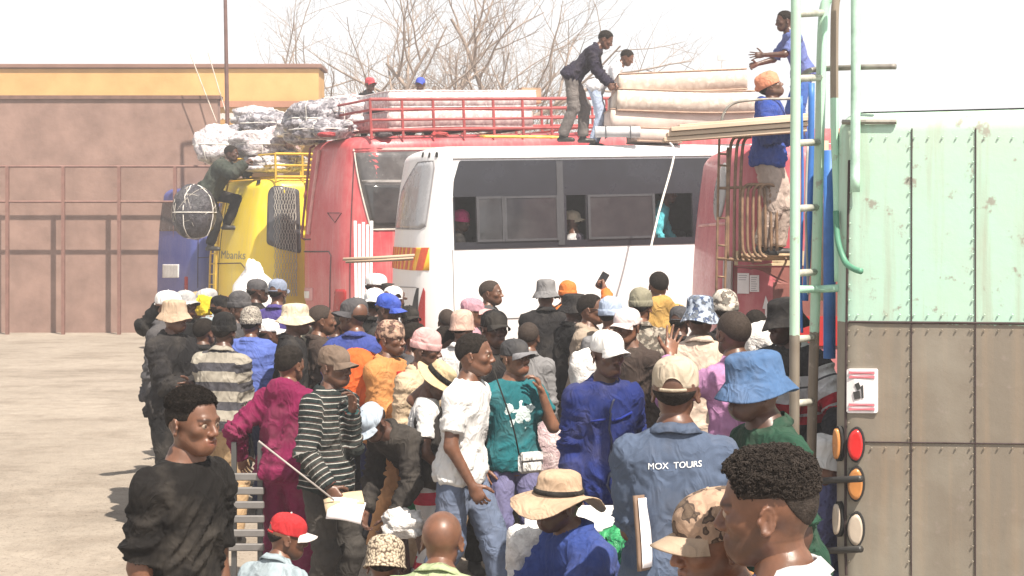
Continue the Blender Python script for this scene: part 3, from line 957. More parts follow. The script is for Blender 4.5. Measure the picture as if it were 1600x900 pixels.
M_HAIR = None
HATMAT = {}
def person(label, px, py, d, yaw=0, skin_tone=1, top=None, bottom=None, hat=None, hair='short', pose=None, wide=1.0, res=1,
           head_var=None, base_z=None, height=None, group='people in the crowd at the bus rank', seed=None, at=None, hair_mat=None, curls=None):
    """res 0 = far, 1 = middle, 2 = near. py is the photo row of the top of head or hat; height follows from it"""
    global M_HAIR
    if M_HAIR is None:
        M_HAIR = plain('hair', (.022, .017, .014), .85, 0, .6, 60, .8, 260, .15)
    M_BUZZ = plain('cropped_hair', (.042, .028, .021), .7, 0, .4, 90, .5, 300, .3)
    pose = dict(pose or {})
    seed = seed if seed is not None else int(px * 7 + py) % 97
    q = solve_pose(pose)
    hv = head_var if head_var is not None else seed % 4
    hh = [.0085, .0065, .0040, .0030][res]
    # canonical top of the head
    topz = (q.ho + q.H @ np.array((0, .012, .25 if hat else .238)))
    if at is None:
        want = HC - (py - HOR) * d / FPX
        if height is not None:          # standing on something: keep the height, lift the base
            k = height / 1.72; bz = want - topz[2] * k
        else:
            bz = base_z if base_z is not None else GZ(d)
            k = (want - bz) / topz[2]
        # put the head, not the feet, on the pixel column
        th = rz(R(yaw)) @ (topz * k)
        loc = Vector(((px - 800) * d / FPX - th[0], d - th[1], bz))
    else:
        loc = Vector(at); k = (height or 1.72) / 1.72
    root = empty('person', loc, R(yaw), label, 'person', group)
    root['figure_height'] = round(float(k * 1.72), 2)
    # ---- body: torso and limbs, head, hands in one mesh
    sm = skin(skin_tone)
    Vs, Qs, Ts = [], [], []; n = 0
    bV, bQ, bN = body_mesh(q, [.026, .018, .014, .012][res], wide)
    hV, hQ, hT = head_mesh(hv, hh)
    hs = 1.0 + .03 * math.sin(seed * 1.3)
    hscale = np.array((1.0 + .02 * math.sin(seed), 1.0, hs))
    hVw = (hV * hscale) @ q.H.T + q.ho
    lst = [(bV, bQ, np.ones((len(bV), 3))), (hVw, hQ, hT)]
    hp_ = pose.get('hands', ('relaxed', 'relaxed'))
    for i, (s, nm) in enumerate(((-1, 'R'), (1, 'L'))):
        a, e, w = q.arms[nm]
        V, Q, T = hand_mesh(hp_[i], [.0075, .006, .0045, .0045][res])
        fz = (w - e) / np.linalg.norm(w - e)
        hint = np.array((0, -1., 0)) * (abs(fz[2])) + np.array((0, 0, 1.)) * (1 - abs(fz[2])) + np.array((-s * .25, 0, 0))
        if 'thumb' + nm in pose: hint = np.array(pose['thumb' + nm], float)
        xa = hint - fz * (hint @ fz); xa /= np.linalg.norm(xa)
        inward = np.cross(fz, xa)          # palm is -Y of the hand
        V = V.copy(); Qh = Q
        # right-handed frame: X thumb, Y back of hand, Z fingers ; palm should face the body for a hanging arm
        ya = np.cross(fz, xa)
        tob = np.array((-s, 0, 0.))
        palm = -ya
        flip = pose.get('palm' + nm, None)
        want_palm = tob if flip is None else np.array(flip, float)
        if palm @ want_palm < 0:
            V[:, 1] *= -1; Qh = Q[:, ::-1]
        M = np.stack([xa, ya, fz], 1)
        lst.append((V @ M.T + (w - fz * .005), Qh, T))
    for v, qq, t in lst:
        Vs.append(v); Qs.append(np.asarray(qq) + n); Ts.append(t); n += len(v)
    body = obj('body', np.concatenate(Vs) * k, np.concatenate(Qs), sm, root, True, np.concatenate(Ts))
    # ---- clothes
    if top:
        V, Q, lng = top_mesh(q, top.get('h', [.020, .0130, .010, .009][res]), dict(top, seed=seed), wide)
        o = obj(top.get('name', 'shirt'), V * k, Q, top['mat'], root, True, lng=lng)
        if top.get('collar') and not top.get('hood') and top.get('flap', True):
            cV, cF = collar_mesh(q, top.get('infl', .014), seed)
            obj('collar', cV * k, cF, top['mat'], root, True, lng=np.full(len(cV), .3))
    if bottom:
        V, Q, lng = bottom_mesh(q, bottom.get('h', [.032, .019, .016, .016][res]), dict(bottom, seed=seed + 1), wide)
        obj(bottom.get('name', 'trousers'), V * k, Q, bottom['mat'], root, True, lng=lng)
    smat = plain('shoe_leather', (.03, .028, .026), .5)
    for s, nm in ((-1, 'R'), (1, 'L')):
        hj, kn, an = q.legs[nm]
        fw = np.array((s * .15, -1, 0.)) / math.hypot(.15, 1)
        V, Q, N = shoe_mesh(an, kn, fw, .022)
        obj('shoe', V * k, Q, smat, root)
    # ---- hair and hat
    if hair:
        Vl, Q, Nl = hair_mesh(hair, [.0085, .0065, .0042, .0032][res] if hair != 'curly' else [.007, .005, .0028, .0026][res])
        V = (Vl * hscale) @ q.H.T + q.ho
        if hat:       # keep hair under the hat
            loc_ = (V - q.ho) @ q.H
            z = loc_[:, 2]; c = np.array((0, .012, .15)); dd = loc_ - c
            kk = np.where(z > .125, .90, 1.0)[:, None]
            V = (c + dd * kk) @ q.H.T + q.ho
        ho_ = obj('hair', V * k, Q, hair_mat or (M_BUZZ if hair == 'buzz' else M_HAIR), root)
        if curls:
            cnt, crad, zmin = curls
            rs = np.random.RandomState(seed + 1)
            ok = np.where((Vl[:, 2] > zmin) & (Nl[:, 2] > -.35))[0]
            pk = rs.choice(ok, cnt); CV = []; CF = []
            m_ = 9; tr_ = crad * .26
            for ii in pk:
                p_ = V[ii]; n_ = Nl[ii] @ q.H.T
                ax_ = n_ * .3 + rs.randn(3) * .7; ax_ /= np.linalg.norm(ax_)
                u_ = np.cross(ax_, (.3, .5, .8)); u_ /= np.linalg.norm(u_); v_ = np.cross(ax_, u_)
                rr_ = crad * rs.uniform(.7, 1.15); ph_ = rs.uniform(0, 6.28); b0_ = len(CV)
                for a_ in range(m_):
                    t_ = ph_ + a_ * 5.6 / (m_ - 1); cdir = u_ * math.cos(t_) + v_ * math.sin(t_)
                    c_ = p_ + n_ * crad * .5 + cdir * rr_ + ax_ * (a_ / m_ - .5) * crad * .8
                    for b_ in range(3):
                        w_ = 2.094 * b_; CV.append(c_ + (cdir * math.cos(w_) + ax_ * math.sin(w_)) * tr_)
                for a_ in range(m_ - 1):
                    for b_ in range(3): CF.append((b0_ + a_ * 3 + b_, b0_ + a_ * 3 + (b_ + 1) % 3, b0_ + (a_ + 1) * 3 + (b_ + 1) % 3, b0_ + (a_ + 1) * 3 + b_))
            co_ = obj('curls', np.array(CV) * k, np.array(CF), hair_mat or M_HAIR, ho_)
            co_['kind'] = 'stuff'
    if hat:
        tiltx = hat.get('tilt', 0); hy = hat.get('turn', 0)
        HM = q.H @ rz(R(hy)) @ rx(R(tiltx))
        off = q.ho - HM @ np.array((0, .012, .15)) + q.H @ np.array((0, .012, .15))
        par = root
        for i, (nm, V, F, which) in enumerate(hat_parts(hat['kind'], seed)):
            V = V * np.array((1, 1, 1.0)) * hat.get('scale', 1.0) - (np.array((0, .012, .15)) * (hat.get('scale', 1.0) - 1))
            V = (V * np.array((hscale[0], 1, hscale[2]))) @ HM.T + off
            m = hat['mat'] if which == 0 else hat.get('mat2', hat['mat'])
            nm = hat.get('name', 'hat') if nm == 'hat' else nm
            o = obj(nm, V * k, F, m, par)
            if i == 0: par = o
    root['k'] = float(k)
    return root, q, k

def hand_world(root, q, k, side, out=.07):
    """world position of the palm"""
    a, e, w = q.arms[side]
    fz = (w - e) / np.linalg.norm(w - e)
    p = (w + fz * out) * k
    M = Matrix.Translation(root.location) @ Matrix.Rotation(root.rotation_euler.z, 4, 'Z')
    return M @ Vector(p)
def to_world(root, p):
    return (Matrix.Translation(root.location) @ Matrix.Rotation(root.rotation_euler.z, 4, 'Z')) @ Vector(p)
# ------------------------------------------------------------------ ground
def ground_material():
    m, nt, b = _mat('dusty_ground')
    n1 = _noise(nt, .35, 8.0, .62); n2 = _noise(nt, 6.0, 6.0, .7)
    r1 = _ramp(nt, n1.outputs['Fac'], [(.3, (.27, .225, .18)), (.7, (.40, .345, .285))])
    r2 = _ramp(nt, n2.outputs['Fac'], [(.3, (.75, .75, .75)), (.7, (1, 1, 1))])
    nt.links.new(_mixc(nt, 1.0, r1.outputs[0], r2.outputs[0], 'MULTIPLY'), b.inputs['Base Color'])
    b.inputs['Roughness'].default_value = .95
    n3 = _noise(nt, 38.0, 3.0, .7); n4 = _noise(nt, 1.1, 5.0, .7, mapscale=(.8, 1.2, 1))
    r3 = _ramp(nt, n3.outputs['Fac'], [(.30, (.55, .52, .5)), (.44, (1, 1, 1)), (.70, (1.0, 1.0, 1.0))])
    r4 = _ramp(nt, n4.outputs['Fac'], [(.38, (.78, .76, .74)), (.52, (1, 1, 1))])
    cc = b.inputs['Base Color'].links[0].from_socket
    nt.links.new(_mixc(nt, 1.0, _mixc(nt, 1.0, cc, r3.outputs[0], 'MULTIPLY'), r4.outputs[0], 'MULTIPLY'), b.inputs['Base Color'])
    _bump(nt, b, n3.outputs['Fac'], .6, .03)
    return m
gV = []; gF = []
nx, ny = 40, 160
for j in range(ny + 1):
    for i in range(nx + 1):
        y = -30 + 740 * (j / ny) ** 2.2; x = (i / nx * 2 - 1); x = math.copysign(abs(x) ** 2.2, x) * 480
        gV.append((x, y, GZ(y)))
for j in range(ny):
    for i in range(nx):
        a = j * (nx + 1) + i; gF.append((a, a + 1, a + nx + 2, a + nx + 1))
tag(obj('ground', gV, gF, ground_material(), smooth=False), kind='structure')

# ------------------------------------------------------------------ building on the left
def wall_mat(name, c, s=1.2):
    return plain(name, c, .9, 0, .18, s, .35, 18)
bld = empty('building', (-14.0, 40.0, 0), 0, 'flat ochre building with a brown coping behind the yellow bus', 'building')
def lb(px, py, d): v = P(px, py, d); return v - bld.location
BD = 40.0
x0 = P(-80, 0, BD).x; x1 = P(498, 0, BD).x; zt = P(0, 100, BD).z
mb = MB(); mb.box(((x0 + x1) / 2 + 14, 0.6, (zt - .12) / 2), (x1 - x0, 1.2, zt - .12))
mb.build('wall', wall_mat('ochre_plaster', (.56, .325, .125)), bld)
mb = MB(); mb.box(((x0 + x1) / 2 + 14, 0.6, zt - .055), (x1 - x0 + .16, 1.36, .11), bevel=.015)
mb.build('coping', wall_mat('brown_coping', (.22, .12, .09)), bld)
zb = P(0, 163, BD).z
mb = MB(); mb.box(((x0 + x1) / 2 + 14, -.05, zb), (x1 - x0, .1, .16)); mb.build('fascia', wall_mat('fascia_paint', (.36, .17, .11)), bld)
# corrugated veranda roof below it: each sheet a part
cr = empty('veranda_roof', (0, 0, 0), 0, 'pale corrugated veranda roof under the ochre wall', 'roof')
sheet_mat = plain('zinc_sheet', (.50, .48, .47), .5, .4, .3, 3)
xa, xb = P(250, 0, 38).x, P(520, 0, 38).x
nsh = 9; w = (xb - xa) / nsh
V = []; F = []; seg = 24
for j in range(2):
    for i in range(seg + 1):
        V.append((i / seg * (w + .04), j * 2.6, .02 * math.sin(i / seg * 2 * PI * 6) + j * .34))
for i in range(seg): F.append((i, i + 1, seg + 2 + i, seg + 1 + i))
sheet_me = make_mesh('roof_sheet', V, F); sheet_me.materials.append(sheet_mat)
for k in range(nsh):
    o = bpy.data.objects.new('roof_sheet', sheet_me); COL.objects.link(o); o.parent = cr
    o.location = (xa + k * w, 37.2, P(0, 190, 38).z + .006 * (k % 2))
for k in range(5):
    mb = MB(); x = xa + .3 + (xb - xa - .6) * k / 4
    mb.box((x, 37.5, P(0, 192, 38).z / 2 - .02), (.12, .12, P(0, 192, 38).z - .06)); mb.build('post', plain('post_paint', (.3, .2, .16), .7), cr)
# brown block wall in front
bw = empty('brown_wall', (0, 33.0, 0), 0, 'plain brown rendered wall at the left under the ochre building', 'wall')
wx0, wx1 = P(-60, 0, 33).x, P(340, 0, 33).x; wz = P(0, 155, 33).z
mb = MB(); mb.box(((wx0 + wx1) / 2, .15, wz / 2), (wx1 - wx0, .3, wz)); mb.build('wall', plain('brown_render', (.26, .165, .135), .95, 0, .3, 1.6, .6, 9), bw)
mb = MB(); mb.box(((wx0 + wx1) / 2, .15, wz + .04), (wx1 - wx0 + .1, .4, .08)); mb.build('coping', plain('coping_dark', (.16, .09, .07), .9), bw)
mb = MB(); gz = P(0, 262, 33).z
for z in (gz, gz - .75): mb.tube([(wx0, -.6, z), (wx1 + .4, -.6, z)], .03, 6)
mb.build('rail', plain('rail_paint', (.2, .1, .08), .6), bw)
for k in range(6):
    mb = MB(); x = wx0 + (wx1 + .4 - wx0) * k / 5; mb.box((x, -.6, gz / 2), (.07, .07, gz)); mb.build('post', plain('rail_paint', (.2, .1, .08), .6), bw)

# ------------------------------------------------------------------ lamp pole and its stays
pl = empty('lamp_pole', P(361, HOR, 31) - Vector((0, 0, HC)), 0, 'tall thin brown metal pole rising above the brown wall', 'pole')
b0 = pl.location; top = P(351, -60, 31)
mb = MB(); mb.tube([(0, 0, 0), tuple(top - b0)], [.055, .035], 10); mb.build('mast', plain('pole_metal', (.16, .09, .08), .5, .3), pl)
mb = MB(); mb.tube([(0, 0, 0), (0, 0, .25)], .1, 12); mb.build('base', plain('pole_metal', (.16, .09, .08), .5, .3), pl)
mb = MB(); mb.tube([tuple(top - b0), tuple(top - b0 + Vector((.5, 0, .08))), tuple(top - b0 + Vector((.9, 0, .05)))], .03, 8); mb.build('arm', plain('pole_metal', (.16, .09, .08), .5, .3), pl)
for i, (ax, ay, bx, by) in enumerate([(303, 100, 338, 190), (331, 98, 354, 180)]):
    mb = MB(); mb.tube([P(ax - 6, ay - 16, 32.5), P(bx, by, 32.5)], .012, 5)
    tag(mb.build('stay_wire', plain('pale_wire', (.6, .52, .45), .6)), ['pale slanting wire left of the tall pole, over the ochre wall', 'pale slanting wire just beside the tall pole, over the ochre wall'][i], 'wire')
mb = MB(); q = P(1128, 160, 90); mb.tube([Vector((q.x, 90, 0)), P(1128, 96, 90)], [.12, .07], 6)
lp = empty('floodlight_mast', (q.x, 90, 0), 0, 'faint distant floodlight mast against the white sky', 'pole')
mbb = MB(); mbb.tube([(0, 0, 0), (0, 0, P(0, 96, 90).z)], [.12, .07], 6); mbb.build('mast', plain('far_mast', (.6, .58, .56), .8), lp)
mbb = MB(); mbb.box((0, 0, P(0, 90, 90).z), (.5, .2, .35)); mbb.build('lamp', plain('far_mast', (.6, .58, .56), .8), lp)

# ------------------------------------------------------------------ bare trees
HAZE = 0.0042
bark = plain('bare_bark', (.35, .27, .22), .95, 0, .35, 4, .5, 30)
def bare_tree(label, px, d, stems, seed, spread=1.0, scale=1.0):
    r = random.Random(seed)
    base = Vector((P(px, 0, d).x, d, 0))
    root = empty('bare_tree', base, 0, label, 'tree', 'leafless trees behind the buses')
    trunk = MB(); limbs = MB(); twigs = MB()
    def grow(p, dirv, L, rad, lev):
        n = 5 if lev < 2 else 4
        pts = [p]; rs = [rad]; dd = dirv.copy()
        for i in range(n):
            wob = .16 if lev < 2 else .24
            dd = (dd + Vector((r.uniform(-wob, wob), r.uniform(-wob, wob), r.uniform(-.06, .12)))).normalized()
            pts.append(pts[-1] + dd * (L / n)); rs.append(rad * (1 - .55 * (i + 1) / n))
        mbx = trunk if lev == 0 else (limbs if lev < 3 else twigs)
        mbx.tube(pts, rs, [8, 6, 5, 3, 3, 3][lev], cap=False)
        if lev >= 5: return
        kids = [4, 4, 4, 4, 2][lev]
        for c in range(kids):
            t = .35 + .65 * (c + r.random() * .7) / kids
            i = min(n - 1, int(t * n)); fr = t * n - i
            q = pts[i].lerp(pts[i + 1], min(1, fr))
            ax = (pts[i + 1] - pts[i]).normalized()
            out = Vector((r.uniform(-1, 1) * spread, r.uniform(-1, 1) * .7, r.uniform(-.35, .75)))
            out = (out - ax * out.dot(ax)).normalized()
            nd = (ax * r.uniform(.55, .9) + out * r.uniform(.5, .95)).normalized()
            grow(q, nd, L * r.uniform(.52, .74), rs[i] * r.uniform(.52, .70), lev + 1)
    for (dx, lean, L, rad) in stems:
        grow(Vector((dx, r.uniform(-.2, .2), 0)), Vector((lean, r.uniform(-.1, .1), 1)).normalized(), L * scale, rad * scale * 1.35, 0)
    trunk.build('trunk', bark, root, True); limbs.build('limbs', bark, root, True)
    t = twigs.build('twigs', bark, root, True); t['kind'] = 'stuff'
bare_tree('big many-stemmed leafless tree above the white mattress', 668, 46, [(-.2, -.22, 6.2, .17), (0, .05, 6.6, .15), (.3, .30, 6.4, .19), (-.5, -.5, 5.6, .12)], 4, 1.15)
bare_tree('leafless tree between the mattress and the bending man', 808, 44, [(0, .12, 5.4, .14), (.15, .45, 4.6, .10)], 9, 1.0)
bare_tree('leafless tree behind the ochre building corner and roof bundles', 560, 48, [(0, -.18, 5.6, .13), (.2, .1, 5.4, .12)], 21, 1.1)
bare_tree('thin leafless tree seen behind the blue hat on the roof', 735, 50, [(0, .08, 5.6, .10)], 33, .9)
# ------------------------------------------------------------------ buses
def paint(name, col, fade=None, dirt=(.45, .36, .28), rough=.38, dirt_amt=.35, fade_amt=.5):
    """sun-bleached bus paint with streaks and road dust low down"""
    key = ('paint', name)
    if key in MATS: return MATS[key]
    m, nt, b = _mat(name)
    fade = fade or sh(col, 1.2)
    n1 = _noise(nt, 1.6, 6.0, .62); n2 = _noise(nt, 5.0, 5.0, .65, mapscale=(3.0, 3.0, .22)); n3 = _noise(nt, 30.0, 4.0, .6)
    c1 = _mixc(nt, _ramp(nt, n1.outputs['Fac'], [(.38, (0, 0, 0)), (.68, (fade_amt,) * 3)]).outputs[0], col, fade)
    c2 = _mixc(nt, _ramp(nt, n2.outputs['Fac'], [(.50, (0, 0, 0)), (.78, (dirt_amt,) * 3)]).outputs[0], c1, dirt)
    tc = nt.nodes.new('ShaderNodeTexCoord'); sx = nt.nodes.new('ShaderNodeSeparateXYZ'); nt.links.new(tc.outputs['Object'], sx.inputs[0])
    low = _math(nt, 'MULTIPLY', _ramp(nt, _math(nt, 'DIVIDE', sx.outputs['Z'], 3.0), [(.15, (.75,) * 3), (.55, (0, 0, 0))]).outputs[0], n1.outputs['Fac'])
    c3 = _mixc(nt, low, c2, dirt)
    nt.links.new(c3, b.inputs['Base Color'])
    nt.links.new(_ramp(nt, n3.outputs['Fac'], [(.3, (rough * .8,) * 3), (.7, (min(1, rough * 1.5),) * 3)]).outputs[0], b.inputs['Roughness'])
    b.inputs['Coat Weight'].default_value = .12
    _bump(nt, b, n1.outputs['Fac'], .12, .02)
    MATS[key] = m
    return m

def glass_mat(name, col=(.030, .030, .038), rough=.08, dust=.25, dustcol=(.30, .28, .27)):
    key = ('glass', name)
    if key in MATS: return MATS[key]
    m, nt, b = _mat(name)
    n1 = _noise(nt, 1.6, 5.0, .6); n2 = _noise(nt, 6.0, 4.0, .6)
    f = _math(nt, 'MULTIPLY', n1.outputs['Fac'], n2.outputs['Fac'])
    c = _mixc(nt, _ramp(nt, f, [(.15, (dust * .3,) * 3), (.42, (dust,) * 3)]).outputs[0], col, dustcol)
    nt.links.new(c, b.inputs['Base Color'])
    nt.links.new(_ramp(nt, f, [(.15, (rough,) * 3), (.42, (min(1, rough * 3 + .1),) * 3)]).outputs[0], b.inputs['Roughness'])
    b.inputs['Specular IOR Level'].default_value = .6
    MATS[key] = m
    return m

RUBBER = plain('black_rubber', (.02, .02, .02), .7)
SEAM = plain('panel_seam', (.05, .03, .03), .8)
CHROME = plain('worn_steel', (.35, .33, .31), .4, .8)

class Bus:
    """local axes: x forward from the tail (tail at 0), y across (camera side at -W/2), z up"""
    def __init__(s, label, corner, theta, L, W, H, R_=.40, bulge=.10, tilt=0.0, roof_r=.22, lean=.05, name='bus'):
        s.L, s.W, s.H, s.Rc, s.bulge, s.rr, s.lean = L, W, H, R_, bulge, roof_r, lean
        th = R(theta)
        # corner = world xy of the sharp camera-side tail corner
        loc = Vector((corner[0] - math.sin(th) * W / 2, corner[1] + math.cos(th) * W / 2, 0))
        s.root = empty(name, loc, th, label, 'bus', 'buses parked at the rank')
        s.root.rotation_euler = (0, R(-tilt), th)
        s.M = Matrix.Translation(loc) @ s.root.rotation_euler.to_matrix().to_4x4()
        s.Mi = s.M.inverted()
        # outline by arc length; u = 0 where the camera-side wall meets the tail corner
        c = PI / 2 * R_
        s.uc = c; s.ur = W - 2 * R_
    def ray(s, px, py):
        o = s.Mi @ Vector((0, 0, HC)); t = s.Mi @ P(px, py, 1.0)
        return o, (t - o)
    def side(s, px, py):
        """photo pixel -> (u, z) on the camera-side wall"""
        o, d = s.ray(px, py); t = (-s.W / 2 - o.y) / d.y; p = o + d * t
        return (s.Rc - p.x, p.z)
    def tail(s, px, py):
        o, d = s.ray(px, py); t = (0 - o.x) / d.x; p = o + d * t
        return (s.uc + (p.y + s.W / 2 - s.Rc), p.z)
    def surf_u(s, px, py):
        """photo pixel -> (u, z) on the curved shell, by search"""
        best = None; o, d = s.ray(px, py)
        us = np.linspace(-s.L + 1, s.uc + s.ur + s.uc, 900)
        for u in us:
            p, n = s.pt2(u)
            if n.x * d.x + n.y * d.y >= 0: continue
            # nearest approach of the ray to the vertical line at p, in plan
            t = ((p.x - o.x) * d.x + (p.y - o.y) * d.y) / (d.x ** 2 + d.y ** 2)
            q = o + d * t
            e = math.hypot(q.x - p.x, q.y - p.y)
            if best is None or e < best[0]: best = (e, u, q.z)
        return best[1], best[2]
    def pt2(s, u):
        W, L, Rc = s.W, s.L, s.Rc
        if u <= 0: p = Vector((Rc - u, -W / 2, 0)); n = Vector((0, -1, 0))
        elif u < s.uc:
            a = u / Rc; p = Vector((Rc - Rc * math.sin(a), -W / 2 + Rc - Rc * math.cos(a), 0)); n = Vector((-math.sin(a), -math.cos(a), 0))
        elif u <= s.uc + s.ur: p = Vector((0, -W / 2 + Rc + (u - s.uc), 0)); n = Vector((-1, 0, 0))
        elif u < 2 * s.uc + s.ur:
            a = (u - s.uc - s.ur) / Rc; p = Vector((Rc - Rc * math.cos(a), W / 2 - Rc + Rc * math.sin(a), 0)); n = Vector((-math.cos(a), math.sin(a), 0))
        else: p = Vector((Rc + (u - 2 * s.uc - s.ur), W / 2, 0)); n = Vector((0, 1, 0))
        # tail bulge
        yy = p.y / (W / 2); f = max(0, 1 - p.x / (Rc * 1.2))
        p = p + Vector((-s.bulge * (1 - yy * yy) * f, 0, 0))
        return p, n
    def pt(s, u, z, off=0.0):
        p, n = s.pt2(u)
        H, rr = s.H, s.rr
        ins = 0.0
        if z > 1.1:                       # tumblehome, tail leans in more
            k = (z - 1.1) / (H - 1.1); tail = max(0, -n.x)
            ins = s.lean * k * k * (1 + 2.5 * tail)
        if z < .8: ins += .04 * ((.8 - z) / .5) ** 2
        q = Vector((p.x, p.y, z)) - n * (ins - off)
        return q, n
    def body(s, mat, z0=.35, holes=(), ubreaks=(), zbreaks=(), lining=None):
        s.holes = holes
        us = set(np.round(np.linspace(-(s.L - s.Rc), 0, 12), 4)) | set(np.round(np.linspace(0, s.uc, 9), 4)) | set(np.round(np.linspace(s.uc, s.uc + s.ur, 9), 4)) \
            | set(np.round(np.linspace(s.uc + s.ur, 2 * s.uc + s.ur, 9), 4)) | set(np.round(np.linspace(2 * s.uc + s.ur, 2 * s.uc + s.ur + s.L - s.Rc, 10), 4))
        zs = set(np.round(np.linspace(z0, s.H - s.rr, 14), 4))
        for (a, b, c, d) in holes: us |= {a, b}; zs |= {c, d}
        us = sorted(us); zs = sorted(zs)
        def shell(off, name, mt):
            V = []; F = []; idx = {}
            for j, z in enumerate(zs):
                for i, u in enumerate(us):
                    idx[(i, j)] = len(V); V.append(s.pt(u, z, off)[0])
            for j in range(len(zs) - 1):
                for i in range(len(us) - 1):
                    um, zm = (us[i] + us[i + 1]) / 2, (zs[j] + zs[j + 1]) / 2
                    if any(a < um < b and c < zm < d for (a, b, c, d) in holes): continue
                    F.append((idx[(i, j)], idx[(i, j + 1)], idx[(i + 1, j + 1)], idx[(i + 1, j)]))
            # roof rim and cap
            prev = [idx[(i, len(zs) - 1)] for i in range(len(us))]
            cx = s.L / 2
            for k in range(1, 8):
                a = PI / 2 * k / 7; ring = []
                for i, u in enumerate(us):
                    q, n = s.pt(u, s.H - s.rr, off)
                    q = q - n * (s.rr * 1.15 * (1 - math.cos(a))); q.z += (s.rr + min(off, 0)) * math.sin(a)
                    ring.append(len(V)); V.append(q)
                for i in range(len(us) - 1): F.append((prev[i], ring[i], ring[i + 1], prev[i + 1]))
                prev = ring
            # crown strip across the roof: pair up camera-side and far-side points
            m = len(us)
            i, j = 0, m - 1
            while j - i > 2:
                F.append((prev[i], prev[j], prev[j - 1], prev[i + 1])); i += 1; j -= 1
            if j - i == 2: F.append((prev[i], prev[j], prev[i + 1]))
            # nose
            F.append([idx[(0, j)] for j in range(len(zs))][::-1] + [idx[(len(us) - 1, j)] for j in range(len(zs))])
            return obj(name, V, F, mt, s.root, True)
        o = shell(0, 'body', mat)
        if lining: shell(-.05, 'lining', lining)
        return o
    def panel(s, name, mat, poly, off=.004, th=.006, parent=None, rings=6, sub=5, rad=0.0):
        """poly: star-shaped outline in (u, z); a thin curved plate following the shell"""
        pts = []
        m = len(poly)
        if rad > 0:
            rp = []
            for i in range(m):
                p0 = Vector(poly[i - 1]); p1 = Vector(poly[i]); p2 = Vector(poly[(i + 1) % m])
                a = (p0 - p1); b = (p2 - p1); ra = min(rad, a.length * .48, b.length * .48)
                A = p1 + a.normalized() * ra; B = p1 + b.normalized() * ra
                for k in range(5):
                    t = k / 4; rp.append(A * (1 - t) ** 2 + p1 * 2 * t * (1 - t) + B * t * t)
            poly = rp; m = len(poly)
        for i in range(m):
            a = Vector(poly[i]); b = Vector(poly[(i + 1) % m])
            k = max(1, min(14, int((b - a).length / .12)))
            for j in range(k): pts.append(a.lerp(b, j / k))
        c = sum(pts, Vector((0, 0))) / len(pts)
        V = []; F = []; n = len(pts)
        for r in range(rings):
            f = 1 - r / rings
            for p in pts:
                q = c.lerp(p, f); V.append(s.pt(q.x, q.y, off + th)[0])
        V.append(s.pt(c.x, c.y, off + th)[0]); ce = len(V) - 1
        b0 = len(V)
        for p in pts: V.append(s.pt(p.x, p.y, off - .004)[0])
        for r in range(rings - 1):
            for i in range(n): F.append((r * n + i, r * n + (i + 1) % n, (r + 1) * n + (i + 1) % n, (r + 1) * n + i))
        for i in range(n):
            F.append(((rings - 1) * n + i, (rings - 1) * n + (i + 1) % n, ce)); F.append((b0 + i, b0 + (i + 1) % n, (i + 1) % n, i))
        return obj(name, V, F, mat, parent or s.root, True if rings > 3 else False)
    def rect(s, name, mat, u0, u1, z0, z1, **k):
        return s.panel(name, mat, [(u0, z0), (u1, z0), (u1, z1), (u0, z1)], **k)
    def line(s, name, mat, pts, r=.006, off=.004, parent=None):
        mb = MB(); out = []
        for a, b in zip(pts[:-1], pts[1:]):
            a = Vector(a); b = Vector(b); k = max(1, int((b - a).length / .1))
            for j in range(k): out.append(a.lerp(b, j / k))
        out.append(Vector(pts[-1]))
        mb.tube([s.pt(p.x, p.y, off)[0] for p in out], r, 5); return mb.build(name, mat, parent or s.root)
    def wheels(s, xs, r=.48):
        for x in xs:
            for sy in (-1, 1):
                w = MB(); V = []
                prof = [(r * .55, -.13), (r * .93, -.14), (r, -.10), (r, .10), (r * .93, .14), (r * .55, .13)]
                n = 28
                for (a, b) in prof:
                    for i in range(n): V.append((x + a * math.cos(2 * PI * i / n), sy * (s.W / 2 - .16) + b, r + a * math.sin(2 * PI * i / n)))
                F = [(j * n + i, j * n + (i + 1) % n, (j + 1) * n + (i + 1) % n, (j + 1) * n + i) for j in range(len(prof) - 1) for i in range(n)]
                t = obj('wheel', V, F, RUBBER, s.root)
                mb = MB(); mb.tube([(x, sy * (s.W / 2 - .27), r), (x, sy * (s.W / 2 - .06), r)], r * .56, 20); mb.build('rim', CHROME, t)
        mb = MB(); mb.box((s.L / 2, 0, .42), (s.L - .6, s.W * .8, .16)); mb.build('chassis', RUBBER, s.root)
    def w(s, x, y, z): return s.M @ Vector((x, y, z))
    def rack(s, x0, x1, mat, rails=3, post=1.0, h=.45, z=None, inset=.18, r=.022):
        """roof rack: each rail and post a part of the rack, which is a part of the bus"""
        z = z or s.H + .03
        mb = MB()
        for x in np.arange(x0, x1 + .01, 1.0): mb.tube([(x, -s.W / 2 + inset, z), (x, s.W / 2 - inset, z)], r * .9, 6)
        rk = mb.build('roof_rack', mat, s.root)
        ys = (-s.W / 2 + inset, s.W / 2 - inset)
        for k in range(rails):
            zz = z + h * k / max(1, rails - 1)
            for y in ys:
                mb = MB(); mb.tube([(x0, y, zz), (x1, y, zz)], r * (1.15 if k in (0, rails - 1) else .9), 8); mb.build('rail', mat, rk)
            for x in (x0, x1):
                mb = MB(); mb.tube([(x, ys[0], zz), (x, ys[1], zz)], r * .9, 6); mb.build('rail', mat, rk)
        n = int(round((x1 - x0) / post))
        for i in range(n + 1):
            x = x0 + (x1 - x0) * i / n
            for y in ys:
                mb = MB(); mb.tube([(x, y, s.H - .06), (x, y, z + h)], r, 6); mb.build('rack_post', mat, rk)
        return rk

def corner_xy(px, d): v = P(px, 0, d); return (v.x, d)

